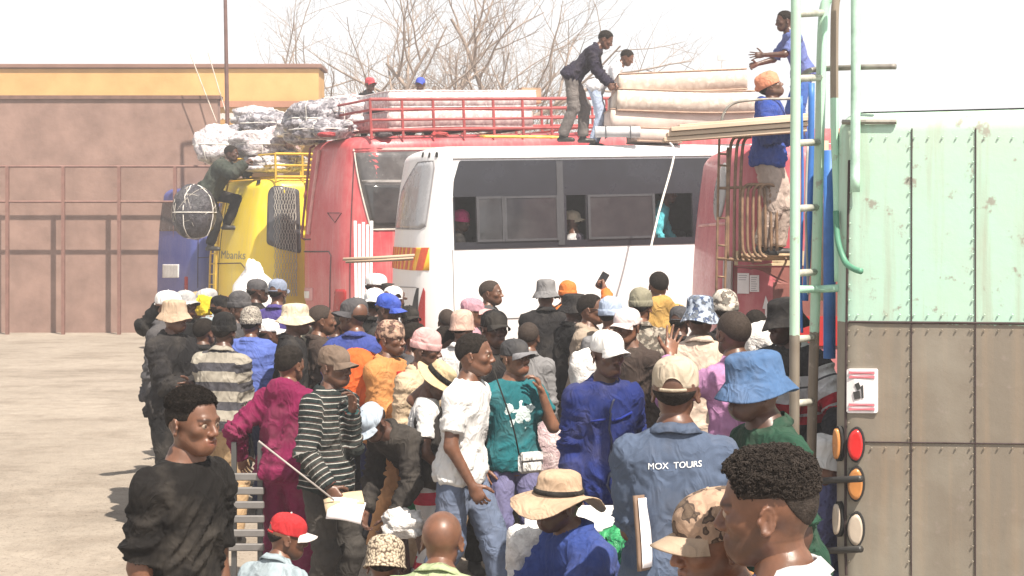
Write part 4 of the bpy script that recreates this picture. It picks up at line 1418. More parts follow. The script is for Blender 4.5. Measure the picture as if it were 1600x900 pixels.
# ---- blue bus, far left
blue_paint = paint('blue_bus_paint', (.050, .068, .27), (.13, .15, .36), dirt=(.25, .22, .25))
bb = Bus('dusty blue bus at the left edge behind the yellow bus', corner_xy(306, 31.5), 36, 10, 2.5, 3.12, .30, .06, 0, .2, .04)
bb.body(blue_paint); bb.wheels((2.2, 8.0))
u, z = bb.tail(300, 300); u2, z2 = bb.tail(262, 450)
bb.line('seam', SEAM, [bb.tail(304, 296), bb.tail(304, 450)], .008)
bb.line('seam', SEAM, [bb.tail(326, 400), bb.tail(304, 403)], .008)
pz = [bb.tail(a, b) for a, b in ((283, 413), (258, 413), (258, 434), (283, 434))]
pp = bb.panel('number_plate', plain('plate_white', (.75, .73, .70), .5), pz, rad=.02)
bb.rect('tail_window', glass_mat('dark_glass'), bb.uc + .35, bb.uc + bb.ur - .1, 2.2, 2.85, rad=.1)
for uu in (bb.uc + .1, bb.uc + bb.ur - .1):
    bb.rect('tail_lamp', plain('red_lens', (.35, .02, .02), .25), uu - .07, uu + .07, .9, 1.25, rad=.04)
for k in range(4): bb.rect('window', glass_mat('dark_glass'), -1.9 - 1.75 * k, -.3 - 1.75 * k, 1.85, 2.8, rad=.08)

# ---- yellow bus
yel = paint('yellow_bus_paint', (.82, .60, .03), (.88, .70, .10), dirt=(.60, .46, .26), dirt_amt=.45)
yb = Bus('bright yellow bus with a dusty tail and yellow roof rack', corner_xy(413, 27.5), 35, 10, 2.5, 3.15, .48, .10, 1.0, .22, .08)
yb.body(yel); yb.wheels((2.2, 8.0))
gl = glass_mat('dark_glass')
pts = [yb.surf_u(a, b) for a, b in ((414, 300), (423, 291), (437, 289), (470, 296), (470, 396), (436, 389), (415, 381))]
yb.panel('tail_side_window', gl, pts, rad=.06)
yb.line('seam', SEAM, [yb.surf_u(a, b) for a, b in ((332, 412), (375, 411), (383, 420), (384, 470))], .010)
yb.line('seam', SEAM, [yb.surf_u(a, b) for a, b in ((341, 300), (341, 480))], .008)
yb.rect('tail_window', gl, *sorted((yb.surf_u(336, 330)[0], yb.surf_u(332, 330)[0] + .7)), 2.0, 2.75, rad=.1)
for uu in (yb.uc + .12, yb.uc + yb.ur - .1): yb.rect('tail_lamp', plain('red_lens', (.35, .02, .02), .25), uu - .07, uu + .07, .75, 1.1, rad=.04)
o = yb.panel('air_vent', RUBBER, [(u_ + a, z_ + b) for (u_, z_) in [yb.surf_u(384, 284)] for a, b in ((-.07, -.03), (.07, -.05), (.07, .03), (-.05, .04))])
for k in range(4): yb.rect('window', gl, -2.3 - 1.75 * k, -.75 - 1.75 * k, 1.85, 2.75, rad=.08)
yrack_m = plain('yellow_rack_paint', (.62, .40, .05), .55, .2)
yb.rack(.35, 8.6, yrack_m, 3, .55, .42, None, .14)
# rust streaks plate: tail skirt
yb.panel('tail_skirt', plain('rusty_skirt', (.34, .17, .06), .85, 0, .5, 5), [yb.surf_u(a, b) for a, b in ((384, 462), (334, 462), (334, 520), (384, 520))], rings=5)
# faint lettering on the tail
def text_mesh(txt, size, extrude=0.0):
    cu = bpy.data.curves.new('lettering', 'FONT'); cu.body = txt; cu.size = size; cu.align_x = 'CENTER'; cu.align_y = 'CENTER'
    cu.resolution_u = 3
    o = bpy.data.objects.new('tmp', cu); COL.objects.link(o)
    dg = bpy.context.evaluated_depsgraph_get()
    me = bpy.data.meshes.new_from_object(o.evaluated_get(dg))
    V = [v.co.copy() for v in me.vertices]; F = [tuple(p.vertices) for p in me.polygons]
    bpy.data.objects.remove(o); bpy.data.curves.remove(cu); bpy.data.meshes.remove(me)
    return V, F
def bus_text(bus, txt, px, py, size, mat, squeeze=1.0, slope=0.0):
    V, F = text_mesh(txt, size); u0, z0 = bus.surf_u(px, py)
    W = [bus.pt(u0 - v.x * squeeze, z0 + v.y + slope * v.x, .006)[0] for v in V]
    return obj('lettering', W, F, mat, bus.root, False)
bus_text(yb, 'Mbanks', 361, 399, .22, plain('faded_ink', (.28, .26, .20), .8), 1.6)

# ---- red bus with its long roof rack
red = paint('red_bus_paint', (.46, .045, .060), (.56, .16, .165), dirt=(.50, .33, .29), dirt_amt=.45, fade_amt=.85)
rb = Bus('faded red bus with a red roof rack, behind the white bus', corner_xy(558, 24.4), 28, 11, 2.5, 3.72, .50, .12, 2.6, .22, .08)
rb.body(red); rb.wheels((2.4, 8.6))
pts = [rb.side(a, b) for a, b in ((551, 238), (640, 236), (700, 236), (700, 356), (581, 358))]
rw = rb.panel('window', glass_mat('mid_glass', (.035, .033, .037), .10, .35), pts, rad=.04)
rb.panel('window_strip', plain('trim_grey', (.30, .28, .27), .5), [rb.side(a, b) for a, b in ((566, 281), (700, 281), (700, 285), (567, 285))], off=.012, parent=rw)
rb.panel('lower_pane', glass_mat('deep_glass', (.012, .012, .014), .06, .15), [rb.side(a, b) for a, b in ((571, 289), (628, 289), (628, 352), (584, 352))], off=.013, parent=rw)
rb.line('window_trim', plain('trim_pale', (.6, .55, .5), .5), [rb.side(a, b) for a, b in ((550, 237), (581, 359), (700, 357))], .014, .01)
for k in range(4): rb.rect('window', gl, -5.0 - 1.6 * k, -3.55 - 1.6 * k, 2.25, 3.3, rad=.06)
rb.line('seam', SEAM, [rb.surf_u(a, b) for a, b in ((453, 394), (512, 393), (516, 400), (516, 520))], .012)
rb.line('seam', SEAM, [rb.surf_u(a, b) for a, b in ((458, 375), (482, 374))], .012)
rb.line('seam', SEAM, [rb.surf_u(a, b) for a, b in ((545, 240), (548, 520))], .008)
mb = MB(); a = rb.pt(*rb.surf_u(467, 232), .06)[0]; b = rb.pt(*rb.surf_u(467, 372), .06)[0]; a2 = rb.pt(*rb.surf_u(467, 228), -.01)[0]; b2 = rb.pt(*rb.surf_u(467, 375), -.01)[0]
mb.tube([a2, a, b, b2], .022, 8); mb.build('grab_pipe', plain('dark_red_pipe', (.22, .04, .05), .5), rb.root)
mb = MB(); a = rb.pt(*rb.surf_u(480, 235), .03)[0]; b = rb.pt(*rb.surf_u(480, 366), .03)[0]
mb.tube([a, b], .035, 8); mb.build('pale_strip', plain('faded_red_strip', (.60, .30, .28), .6), rb.root)
rb.panel('number_plate', plain('faded_plate', (.58, .28, .28), .6), [rb.surf_u(a, b) for a, b in ((489, 450), (468, 450), (468, 470), (489, 470))], rad=.03)
rb.panel('plate_mark', plain('plate_white', (.75, .73, .70), .5), [rb.surf_u(a, b) for a, b in ((484, 455), (475, 455), (475, 466), (484, 466))], off=.012)
rb.panel('tail_lamp', plain('red_lens', (.35, .02, .02), .25), [rb.surf_u(a, b) for a, b in ((541, 452), (524, 452), (520, 505), (541, 510))], rad=.05)
rb.line('seam', SEAM, [rb.surf_u(a, b) for a, b in ((505, 333), (527, 333), (518, 348), (505, 333))], .006)
rb.panel('roof_gutter', plain('pale_gutter', (.62, .45, .42), .6), [rb.side(a, b) for a, b in ((546, 231), (760, 229), (760, 233), (546, 235))], off=.01, rings=2)
rrm = plain('red_rack_paint', (.40, .075, .075), .6, .2, .4, 4)
rk = rb.rack(.45, 6.6, rrm, 4, .55, .50, rb.H + .08, .08, .024)

# ---- white bus
white = paint('white_bus_paint', (.74, .73, .74), (.80, .80, .82), dirt=(.55, .49, .44), dirt_amt=.34, fade_amt=.3)
wb = Bus('white bus with a black window band and orange chevrons on its tail', corner_xy(664, 19.6), 14, 8.8, 2.45, 3.28, .42, .10, 1.3, .17, .07)
def W_(px, py): return wb.side(px, py)
u708 = W_(708, 300)[0]; zb_, zt_ = W_(800, 388)[1], W_(800, 250)[1]
zo0, zo1 = W_(760, 378)[1], W_(760, 307)[1]
def uo(px): return round(W_(px, 340)[0], 4)
# openings: (left open pane), (middle open pane), (right open pane)
opens = [(uo(745), uo(711)), (uo(917), uo(886)), (uo(1083), uo(1025))]
holes = [(round(a, 4), round(b, 4), round(zo0, 4), round(zo1, 4)) for a, b in opens]
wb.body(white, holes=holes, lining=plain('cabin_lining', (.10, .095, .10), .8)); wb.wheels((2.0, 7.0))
tint = plain('window_band_black', (.020, .020, .027), .30, 0, .35, 3.0)
umin = -7.6
# black band built as strips round the openings
wb.panel('window_band', tint, [(u708, zo1), (u708 - .02, zt_ - .25), (u708 - .10, zt_), (umin, zt_), (umin, zo1)], off=.003, rings=2, rad=.03)
wb.rect('window_band', tint, umin, u708, zb_, zo0, off=.003, rings=2)
xs = [u708] + [v for (a, b) in opens for v in (b, a)] + [umin]
for i in range(0, len(xs), 2): wb.rect('window_band', tint, xs[i + 1], xs[i], zo0, zo1, off=.003, rings=2)
pane_m = glass_mat('pane_glass', (.022, .022, .027), .04, .10)
tr = plain('window_rubber', (.045, .045, .052), .6)
for (a, b) in ((747, 787), (790, 872), (921, 1022), (1100, 1180)):
    p = wb.rect('window_pane', pane_m, uo(b), uo(a), zo0 + .02, zo1 - .02, off=.012, rings=3, rad=.03)
    for (c, d) in ((zo0, zo0 + .03), (zo1 - .03, zo1)): wb.rect('pane_frame', tr, uo(b), uo(a), c, d, off=.014, th=.01, parent=p, rings=2)
    for uu in (uo(a), uo(b)): wb.rect('pane_frame', tr, uu - .018, uu + .018, zo0, zo1, off=.016, th=.012, parent=p, rings=2)
wb.rect('window_post', tr, uo(882), uo(872), zb_ + .03, zt_ - .02, off=.012, rings=2)
wb.line('gutter', plain('gutter_grey', (.35, .34, .35), .6), [(u708 - .02, zt_ + .03), (umin, zt_ + .03)], .012, .008)
wb.line('seam', plain('grey_seam', (.25, .24, .25), .7), [(u708 + .02, .5), (u708 + .02, zb_)], .006)
wb.line('seam', plain('grey_seam', (.25, .24, .25), .7), [(u708 + .02, W_(800, 497)[1]), (umin, W_(800, 497)[1])], .009)
# tail window, chevrons, lamps
tw = [wb.surf_u(a, b) for a, b in ((671, 262), (660, 353), (650, 358), (612, 357), (613, 300), (630, 254), (668, 251))]
wt = wb.panel('tail_window', glass_mat('tail_glass', (.26, .26, .28), .12, .5, (.5, .5, .52)), tw, rad=.07, rings=8)
for (a, b) in ((635, 242), (651, 242), (676, 241)):
    u_, z_ = wb.surf_u(a, b); wb.rect('roof_marker', RUBBER, u_ - .03, u_ + .03, z_ - .035, z_ + .035, off=.004, rad=.02)
wb.line('tail_window_rim', plain('grey_seam', (.25, .24, .25), .7), tw + [tw[0]], .010)
cu = [wb.surf_u(px_, 405)[0] for px_ in (669, 611)]
z0c, z1c = wb.surf_u(640, 422)[1], wb.surf_u(640, 387)[1]
ua, ub = min(cu), max(cu)
n = 8; step = (ub - ua) / n
cm = [plain('chevron_red', (.62, .09, .03), .5), plain('chevron_yellow', (.78, .42, .03), .5)]
back = wb.rect('chevron_board', cm[1], ua, ub, z0c, z1c, off=.003, rings=6)
for i in range(n):
    a = ua + i * step
    wb.panel('chevron_stripe', cm[0], [(max(ua, a + .10), z0c), (min(ub, a + .10 + step * .5), z0c), (min(ub, a + step * .5), z1c), (max(ua, a), z1c)], off=.010, rings=3, parent=back)
wb.panel('tail_lamp', plain('red_lens', (.35, .02, .02), .25), [wb.surf_u(a, b) for a, b in ((664, 456), (661, 450), (655, 480), (652, 520), (664, 520))], rings=3)
wb.panel('lamp_surround', RUBBER, [wb.surf_u(a, b) for a, b in ((654, 450), (651, 450), (640, 520), (652, 520))], rings=3)
wb.line('seam', plain('grey_seam', (.25, .24, .25), .7), [wb.surf_u(a, b) for a, b in ((650, 449), (620, 448), (612, 449))], .007)
# inside: floor and seats so that the openings look into a cabin
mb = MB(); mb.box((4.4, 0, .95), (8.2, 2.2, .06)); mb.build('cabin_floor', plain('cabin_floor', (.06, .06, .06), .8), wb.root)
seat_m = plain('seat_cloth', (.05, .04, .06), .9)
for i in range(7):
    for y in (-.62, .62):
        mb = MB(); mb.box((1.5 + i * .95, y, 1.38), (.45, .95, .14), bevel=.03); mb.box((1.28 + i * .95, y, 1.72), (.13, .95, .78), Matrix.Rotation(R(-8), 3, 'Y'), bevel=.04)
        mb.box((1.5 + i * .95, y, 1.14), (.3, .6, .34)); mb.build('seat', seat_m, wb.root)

# ---- second red bus, on the right with ladder and luggage pipes
red2 = paint('rose_bus_paint', (.42, .060, .085), (.62, .20, .22), dirt=(.55, .36, .33), dirt_amt=.4, fade_amt=.8)
r2 = Bus('rose red bus on the right with a rear ladder and papers on its side', corner_xy(1130, 15.6), 0.5, 10, 2.5, 3.08, .42, .08, .5, .20, .05)
r2.body(red2); r2.wheels((2.0, 7.6))
ov = []
for i in range(16):
    a = 2 * PI * i / 16; ov.append(r2.surf_u(1113 + 10.5 * math.cos(a), 300 + 46 * math.sin(a)))
r2.panel('tail_window', glass_mat('tail_glass_b', (.20, .19, .19), .15, .6, (.45, .43, .42)), ov, rings=6)
r2.line('tail_trim', plain('faded_red_strip', (.60, .30, .28), .6), [r2.surf_u(a, b) for a, b in ((1086, 353), (1122, 350), (1128, 350))], .016)
r2.panel('lower_side', plain('brown_red_panel', (.25, .085, .070), .7, 0, .35, 4, .2, 20), [r2.side(a, b) for a, b in ((1147, 418), (1420, 418), (1420, 520), (1147, 520))], off=.006, rings=2)
r2.panel('beige_strip', plain('beige_paint', (.62, .48, .30), .6), [r2.side(a, b) for a, b in ((1147, 392), (1420, 392), (1420, 415), (1147, 415))], off=.008, rings=2)
r2.panel('grey_post', plain('post_grey', (.50, .44, .43), .6), [r2.side(a, b) for a, b in ((1131, 402), (1145, 402), (1145, 490), (1131, 490))], off=.02, th=.03, rings=2)
r2.panel('red_skirt', plain('bright_red_paint', (.50, .03, .03), .45), [r2.side(a, b) for a, b in ((1172, 494), (1420, 494), (1420, 540), (1172, 540))], off=.016, rings=2)
pap = plain('paper', (.80, .76, .77), .8, 0, .1)
ink = plain('printed_ink', (.35, .33, .36), .8)
for (a, b, c, d) in ((1153, 427, 1171, 459), (1172, 430, 1186, 456)):
    p = r2.panel('notice', pap, [r2.side(x, y) for x, y in ((a, b), (c, b), (c, d), (a, d))], off=.016, th=.002, rings=2)
    for k in range(7 if a > 1160 else 3):
        y = b + 3 + k * 3.4
        r2.panel('print_line', ink, [r2.side(x, yy) for x, yy in ((a + 2, y), (c - 3 - (k % 3), y), (c - 3 - (k % 3), y + 1.0), (a + 2, y + 1.0))], off=.0185, th=.001, parent=p, rings=1)
sg = [(1191, 482), (1196, 462), (1201, 477), (1206, 481), (1200, 483), (1199, 496), (1195, 496), (1195, 483)]
r2.panel('white_figure_mark', pap, [r2.side(*p_) for p_ in sg], off=.016, rings=2)
for k in range(3): r2.rect('window', gl, -3.4 - 1.7 * k, -1.85 - 1.7 * k, 1.95, 2.75, rad=.08)
# ------------------------------------------------------------------ near green bus on the right with its ladder
Z2 = 2.16 - (503 - HOR) * 7.0 / FPX
def height_split(name, up, low, zsplit, rough=.55):
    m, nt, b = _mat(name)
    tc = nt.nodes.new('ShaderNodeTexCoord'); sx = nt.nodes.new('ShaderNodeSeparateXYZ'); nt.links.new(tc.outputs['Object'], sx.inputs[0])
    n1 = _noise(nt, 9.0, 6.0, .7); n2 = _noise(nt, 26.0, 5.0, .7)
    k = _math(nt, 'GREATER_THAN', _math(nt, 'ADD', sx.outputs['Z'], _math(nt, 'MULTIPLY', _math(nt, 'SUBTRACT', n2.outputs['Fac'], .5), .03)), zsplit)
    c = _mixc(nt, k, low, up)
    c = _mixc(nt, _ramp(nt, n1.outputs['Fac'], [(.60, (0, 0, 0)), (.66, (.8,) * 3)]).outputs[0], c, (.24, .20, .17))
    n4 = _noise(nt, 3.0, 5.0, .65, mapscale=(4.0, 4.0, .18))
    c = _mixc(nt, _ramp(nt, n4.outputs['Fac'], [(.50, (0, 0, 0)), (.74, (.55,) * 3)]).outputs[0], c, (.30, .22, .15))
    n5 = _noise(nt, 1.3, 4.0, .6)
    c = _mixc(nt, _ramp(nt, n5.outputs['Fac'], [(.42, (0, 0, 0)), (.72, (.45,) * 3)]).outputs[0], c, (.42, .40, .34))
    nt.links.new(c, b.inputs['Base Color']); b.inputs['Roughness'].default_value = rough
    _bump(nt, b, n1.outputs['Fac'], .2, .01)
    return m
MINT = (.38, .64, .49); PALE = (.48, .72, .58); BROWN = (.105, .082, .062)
mint_pipe = height_split('mint_over_brown_pipe', MINT, BROWN, Z2 - .06)  # ladder rails: mint higher up, dark brown lower down
mint_body = height_split('mint_over_brown_body', (.40, .60, .49), (.20, .17, .135), Z2)  # bus body: mint above the split height, darker brown below it
mint_plain = plain('mint_worn', MINT, .5, 0, .3, 8)
grey_pipe = plain('worn_grey_pipe', (.30, .28, .25), .5, .3, .5, 12)
th = 70
left = P(1303, 0, 7.0)
cornr = (left.x + 2.4 * math.sin(R(th)), 7.0 - 2.4 * math.cos(R(th)))
gb = Bus('pale green bus close by at the right edge with round lamps', cornr, th, 9, 2.4, 2.72, .10, .0, 0, .10, .01)
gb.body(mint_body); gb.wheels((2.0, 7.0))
def G_(px, py): return gb.tail(px, py)
gb.panel('placard', plain('paper', (.80, .76, .77), .8, 0, .1), [G_(a, b) for a, b in ((1324, 576), (1372, 576), (1372, 645), (1324, 645))], off=.006, rings=2, rad=.01)
pk = plain('pink_print', (.68, .20, .24), .7)
for (y0, y1) in ((580, 584), (587, 591), (630, 634), (637, 641)):
    gb.panel('placard_bar', pk, [G_(a, b) for a, b in ((1328, y0), (1367, y0), (1367, y1), (1328, y1))], off=.014, th=.002, rings=1)
bk_ink = plain('black_print', (.04, .04, .04), .7)
for pg in ([(1336, 600), (1342, 597), (1346, 606), (1340, 610)], [(1334, 612), (1344, 610), (1345, 622), (1336, 624)], [(1346, 603), (1349, 601), (1350, 621), (1347, 622)]):
    gb.panel('placard_figure', bk_ink, [G_(*q_) for q_ in pg], off=.014, th=.002, rings=1)
def lens(px, py, rx_, ry_, mat):
    pts = [G_(px + rx_ * math.cos(2 * PI * i / 18), py + ry_ * math.sin(2 * PI * i / 18)) for i in range(18)]
    rim = gb.panel('lamp_rim', RUBBER, [G_(px + (rx_ + 3) * math.cos(2 * PI * i / 18), py + (ry_ + 4) * math.sin(2 * PI * i / 18)) for i in range(18)], off=.004, th=.02, rings=2)
    gb.panel('lamp_lens', mat, pts, off=.026, th=.012, rings=4, parent=rim)
amber = plain('amber_lens', (.52, .22, .07), .25); redl = plain('red_lamp_lens', (.62, .03, .03), .22)
for (x, y, m_) in ((1311, 694, amber), (1311, 812, plain('clear_lens', (.5, .42, .34), .2)), (1339, 694, redl), (1339, 755, amber), (1339, 826, plain('clear_lens', (.5, .42, .34), .2))):
    lens(x, y, 5.5 if x < 1320 else 10, 24, m_)
gb.line('seam', SEAM, [G_(1322, 250), G_(1320, 900)], .006)
mb = MB()
for px_ in (1326, 1420, 1520, 1620):
    for py_ in range(205, 900, 24):
        q_ = gb.pt(*G_(px_, py_), .004)[0]; mb.tube([q_, q_ + Vector((-.006, 0, 0))], [.005, .003], 6)
for py_ in (214, 492, 516, 700):
    for px_ in range(1340, 1640, 22):
        q_ = gb.pt(*G_(px_, py_), .004)[0]; mb.tube([q_, q_ + Vector((-.006, 0, 0))], [.005, .003], 6)
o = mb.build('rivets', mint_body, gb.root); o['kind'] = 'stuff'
for px_ in (1424, 1524): gb.line('seam', SEAM, [G_(px_, 200), G_(px_, 900)], .003)
gb.line('seam', SEAM, [G_(1325, 503), G_(1650, 506)], .006)
gb.line('seam', SEAM, [G_(1325, 690), G_(1650, 694)], .003)
gb.line('body_edge', grey_pipe, [G_(1306, 190), G_(1400, 190)], .012, .01)
# ladder and rack pipes, each a part of the ladder frame
ld = empty('bus_ladder', (P(1258, 0, 7.1).x, 7.1, 0), 0, 'worn mint green ladder with grey rungs at the right', 'ladder')
def LP(px, py, d): return P(px, py, d) - ld.location
def pipe(name, pts, r, mat, par=ld, n=10, sm=True):
    mb = MB(); mb.tube(smooth_path(pts, 5) if (sm and len(pts) > 2) else pts, r, n); return mb.build(name, mat, par, True)
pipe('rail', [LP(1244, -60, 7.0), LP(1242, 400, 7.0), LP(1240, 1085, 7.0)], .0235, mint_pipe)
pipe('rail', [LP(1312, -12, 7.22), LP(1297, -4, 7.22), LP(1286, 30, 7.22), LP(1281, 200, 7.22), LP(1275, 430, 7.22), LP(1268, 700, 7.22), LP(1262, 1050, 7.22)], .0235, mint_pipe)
for py_ in (-80 + 102, 123, 224, 326, 427, 530, 630, 732, 834, 936, 1036):
    xx = 1244 - .004 * py_; x2 = np.interp(py_, [30, 200, 430, 700, 1050], [1286, 1281, 1275, 1268, 1262])
    mb = MB(); mb.tube([LP(xx, py_, 7.0), LP(x2, py_ - 2, 7.22)], .0165, 8); mb.build('rung', plain('rung_paint', (.46, .45, .39), .55, .1, .4, 14), ld, True)
pipe('bracket', [LP(1242, 452, 7.0), LP(1276, 452, 7.18), LP(1312, 450, 7.06)], .018, mint_plain, sm=False)
dk = plain('black_pipe', (.03, .028, .026), .5)
for y in (752, 862): pipe('bracket', [LP(1268, y, 7.2), LP(1345, y - 4, 6.84)], .016, dk, sm=False)
pipe('rack_pipe', [LP(1320, -30, 7.1), LP(1308, -6, 7.1), LP(1304, 40, 7.1), LP(1304, 200, 7.1), LP(1308, 300, 7.1), LP(1310, 440, 7.08)], .019, height_split('pipe_brown_green', (.22, .17, .13), MINT, 2.16 + (364 - 150) / 340.))
pipe('rack_pipe', [LP(1337, -60, 6.95), LP(1337, 120, 6.95), LP(1336, 300, 6.95)], .022, plain('pale_mint', PALE, .5, 0, .4, 9))
pipe('rack_pipe', [LP(1246, 132, 7.3), LP(1258, 114, 7.3), LP(1280, 108, 7.3), LP(1345, 105, 7.0), LP(1400, 104, 6.9)], .013, grey_pipe)
pipe('hose', [LP(1306, 330, 7.05), LP(1309, 375, 7.02), LP(1320, 408, 6.98), LP(1334, 420, 6.9), LP(1346, 424, 6.86)], .014, plain('green_hose', (.09, .26, .17), .5))
bluep = plain('blue_pipe_paint', (.05, .17, .50), .5, 0, .3, 8)
pipe('rack_pipe', [LP(1268, 130, 7.6), LP(1266, 300, 7.6), LP(1258, 470, 7.6)], .016, bluep)
pipe('rack_pipe', [LP(1296, 235, 7.5), LP(1296, 560, 7.5)], .030, bluep)
pipe('rack_pipe', [LP(1270, 240, 7.7), LP(1272, 480, 7.7)], .018, plain('rust_pipe', (.36, .15, .09), .7, 0, .4, 10))
pipe('hanging_rope', [LP(1252, 150, 7.5), LP(1254, 300, 7.5), LP(1251, 430, 7.5), LP(1253, 520, 7.5)], .007, bluep)
pipe('hanging_rope', [LP(1262, 225, 7.45), LP(1259, 330, 7.45), LP(1263, 460, 7.45)], .006, plain('rope_grey', (.4, .38, .36), .9))
pipe('rack_pipe', [LP(1288, 220, 7.8), LP(1288, 470, 7.8)], .022, plain('tan_pipe', (.55, .38, .27), .7, 0, .3, 10))

# ------------------------------------------------------------------ brown ladder and pipe racks on the rose bus
bl = empty('pipe_rack', (P(1150, 0, 15.2).x, 15.2, 0), 0, 'brown bent pipe racks and thin ladder on the tail of the rose red bus', 'rack')
brown_pipe = plain('brown_rusty_pipe', (.27, .165, .10), .6, .2, .5, 10)
def BP(px, py, d=15.15): return P(px, py, d) - bl.location
def bp(name, pts, r=.018, mat=brown_pipe): return pipe(name, pts, r, mat, bl, 8)
bp('ladder_rail', [BP(1124, 217), BP(1122, 300), BP(1119, 470)], .013); bp('ladder_rail', [BP(1137, 230), BP(1136, 320), BP(1132, 470)], .013)
for y in (240, 258, 294, 340, 383, 432): bp('rung', [BP(1122.5 - y * .004, y), BP(1137 - y * .008, y + 1)], .010)
for i, x in enumerate((1137, 1147, 1156)):
    bp('bent_pipe', [BP(x, 405), BP(x + 1, 300), BP(x + 4, 235), BP(x + 9, 217), BP(x + 18, 214)], .016)
for i, x in enumerate((1158, 1166, 1175, 1184)):
    bp('bent_pipe', [BP(x + 14, 402, 15.05), BP(x + 6, 397, 15.05), BP(x + 2, 380, 15.05), BP(x + 2, 310, 15.05), BP(x + 6, 292, 15.05), BP(x + 16, 288, 15.05), BP(x + 26, 292, 15.1), BP(x + 29, 310, 15.1), BP(x + 30, 392, 15.1)], .015)
bp('cross_bar', [BP(1124, 294), BP(1175, 292)], .014); bp('cross_bar', [BP(1120, 404), BP(1190, 408)], .016)
bp('arch', [BP(1127, 206), BP(1130, 180), BP(1145, 162), BP(1180, 156), BP(1240, 154)], .014, grey_pipe)
for k in range(3):
    mb = MB(); c = P(1200, 398 + k * 3.5, 15.2 + k * .09) - bl.location; mb.box(c, (.62, .085, .022), bevel=.004); mb.build('step_board', plain('bare_board', (.55, .40, .24), .8, 0, .3, 8), bl)
bp('step_bracket', [BP(1176, 404, 15.1), BP(1176, 410, 15.65)], .012); bp('step_bracket', [BP(1228, 404, 15.1), BP(1228, 410, 15.65)], .012)

# ------------------------------------------------------------------ planks, mattresses and other loads on the roofs
wood = plain('pale_plank', (.56, .42, .31), .8, 0, .3, 3, .25, 30, mapscale=(.15, 2, 2))
for i, (a, b, y0, y1, dd) in enumerate([(1047, 1262, 203, 186, 14.75), (1042, 1262, 211, 194, 14.78), (1036, 1258, 219, 203, 14.80), (1060, 1262, 199, 181, 14.95)]):
    A, B = P(a, y0, dd), P(b, y1, dd); mid = (A + B) / 2; L = (B - A).length
    M = Matrix.Rotation(-math.atan2(B.z - A.z, B.x - A.x), 3, 'Y')
    mb = MB(); mb.box((0, 0, 0), (L, .20, .042), M, bevel=.004); o = mb.build('plank', wood); o.location = mid
    tag(o, ['upper pale plank of the stack in front of the man in the orange headscarf', 'middle pale plank of the stack in front of the man in the orange headscarf', 'lowest pale plank of the stack in front of the man in the orange headscarf', 'rear topmost pale plank behind the others of the stack'][i], 'plank', 'planks across the rose bus')

def mattress(label, c, size, mat, rot=(0, 0, 0), piping=None, sag=.03, seed=1):
    """quilted slab with rounded edges, tufted top and piping"""
    root = empty('mattress', c, 0, label, 'mattress', 'mattresses loaded on the bus roofs')
    root.rotation_euler = rot
    lx, ly, lz = size; nx_, ny_ = 34, 18
    V = []; F = []
    def P_(i, j, top):
        x = (i / nx_ - .5) * lx; y = (j / ny_ - .5) * ly
        ed = min(1, min(i, nx_ - i) / 2.0) ; ed2 = min(1, min(j, ny_ - j) / 2.0); e = min(ed, ed2)
        tuft = .012 * abs(math.sin(i / nx_ * PI * 9)) * abs(math.sin(j / ny_ * PI * 5))
        w_ = .02 * math.sin(x * 2.1 + seed) * math.cos(y * 1.7 + seed * 2) * sag / .03
        z = lz / 2 * (.90 + .10 * math.sqrt(e)) + tuft * e
        return (x, y, (z if top else -z) + w_)
    for top in (1, 0):
        for j in range(ny_ + 1):
            for i in range(nx_ + 1): V.append(P_(i, j, top))
    n = (nx_ + 1) * (ny_ + 1)
    for j in range(ny_):
        for i in range(nx_):
            a = j * (nx_ + 1) + i; F.append((a, a + 1, a + nx_ + 2, a + nx_ + 1)); F.append((n + a, n + a + nx_ + 1, n + a + nx_ + 2, n + a + 1))
    edge = [i for i in range(nx_ + 1)] + [j * (nx_ + 1) + nx_ for j in range(1, ny_ + 1)] + [ny_ * (nx_ + 1) + i for i in range(nx_ - 1, -1, -1)] + [j * (nx_ + 1) for j in range(ny_ - 1, 0, -1)]
    m = len(edge)
    mid = []
    for k, e in enumerate(edge):
        p = Vector(V[e]); q = Vector(V[n + e]); c_ = (p + q) / 2; o = Vector((c_.x, c_.y, 0)); 
        c_ = c_ + Vector((math.copysign(.008, c_.x) if abs(abs(c_.x) - lx / 2) < .01 else 0, math.copysign(.008, c_.y) if abs(abs(c_.y) - ly / 2) < .01 else 0, 0))
        c_.z += .008 * math.sin(k * 2.3)
        mid.append(len(V)); V.append(tuple(c_))
    for k in range(m):
        a, b = edge[k], edge[(k + 1) % m]
        F.append((b, a, mid[k], mid[(k + 1) % m])); F.append((mid[(k + 1) % m], mid[k], n + a, n + b))
    pad = obj('pad', V, F, mat, root, True)
    for top in (0, 1):
        mb = MB(); mb.tube([Vector(V[(0 if top else n) + e]) + Vector((0, 0, 0)) for e in edge], .011, 6, closed=True); mb.build('piping', piping or mat, pad, True)
    return root
def quilt(name, col, col2):
    m, nt, b = _mat(name)
    v = nt.nodes.new('ShaderNodeTexVoronoi'); v.inputs['Scale'].default_value = 9.0
    tc = nt.nodes.new('ShaderNodeTexCoord'); nt.links.new(tc.outputs['Object'], v.inputs['Vector'])
    n1 = _noise(nt, 14, 4, .6)
    f = _math(nt, 'MULTIPLY', v.outputs['Distance'], n1.outputs['Fac'])
    nt.links.new(_ramp(nt, f, [(.08, col), (.30, col2), (.42, col)]).outputs[0], b.inputs['Base Color']); b.inputs['Roughness'].default_value = .85
    _bump(nt, b, v.outputs['Distance'], .25, .02)
    return m
q_cream = quilt('cream_quilt', (.69, .61, .53), (.54, .45, .38)); q_pink = plain('pink_ticking', (.66, .54, .48), .85, 0, .2, 3, .2, 20)
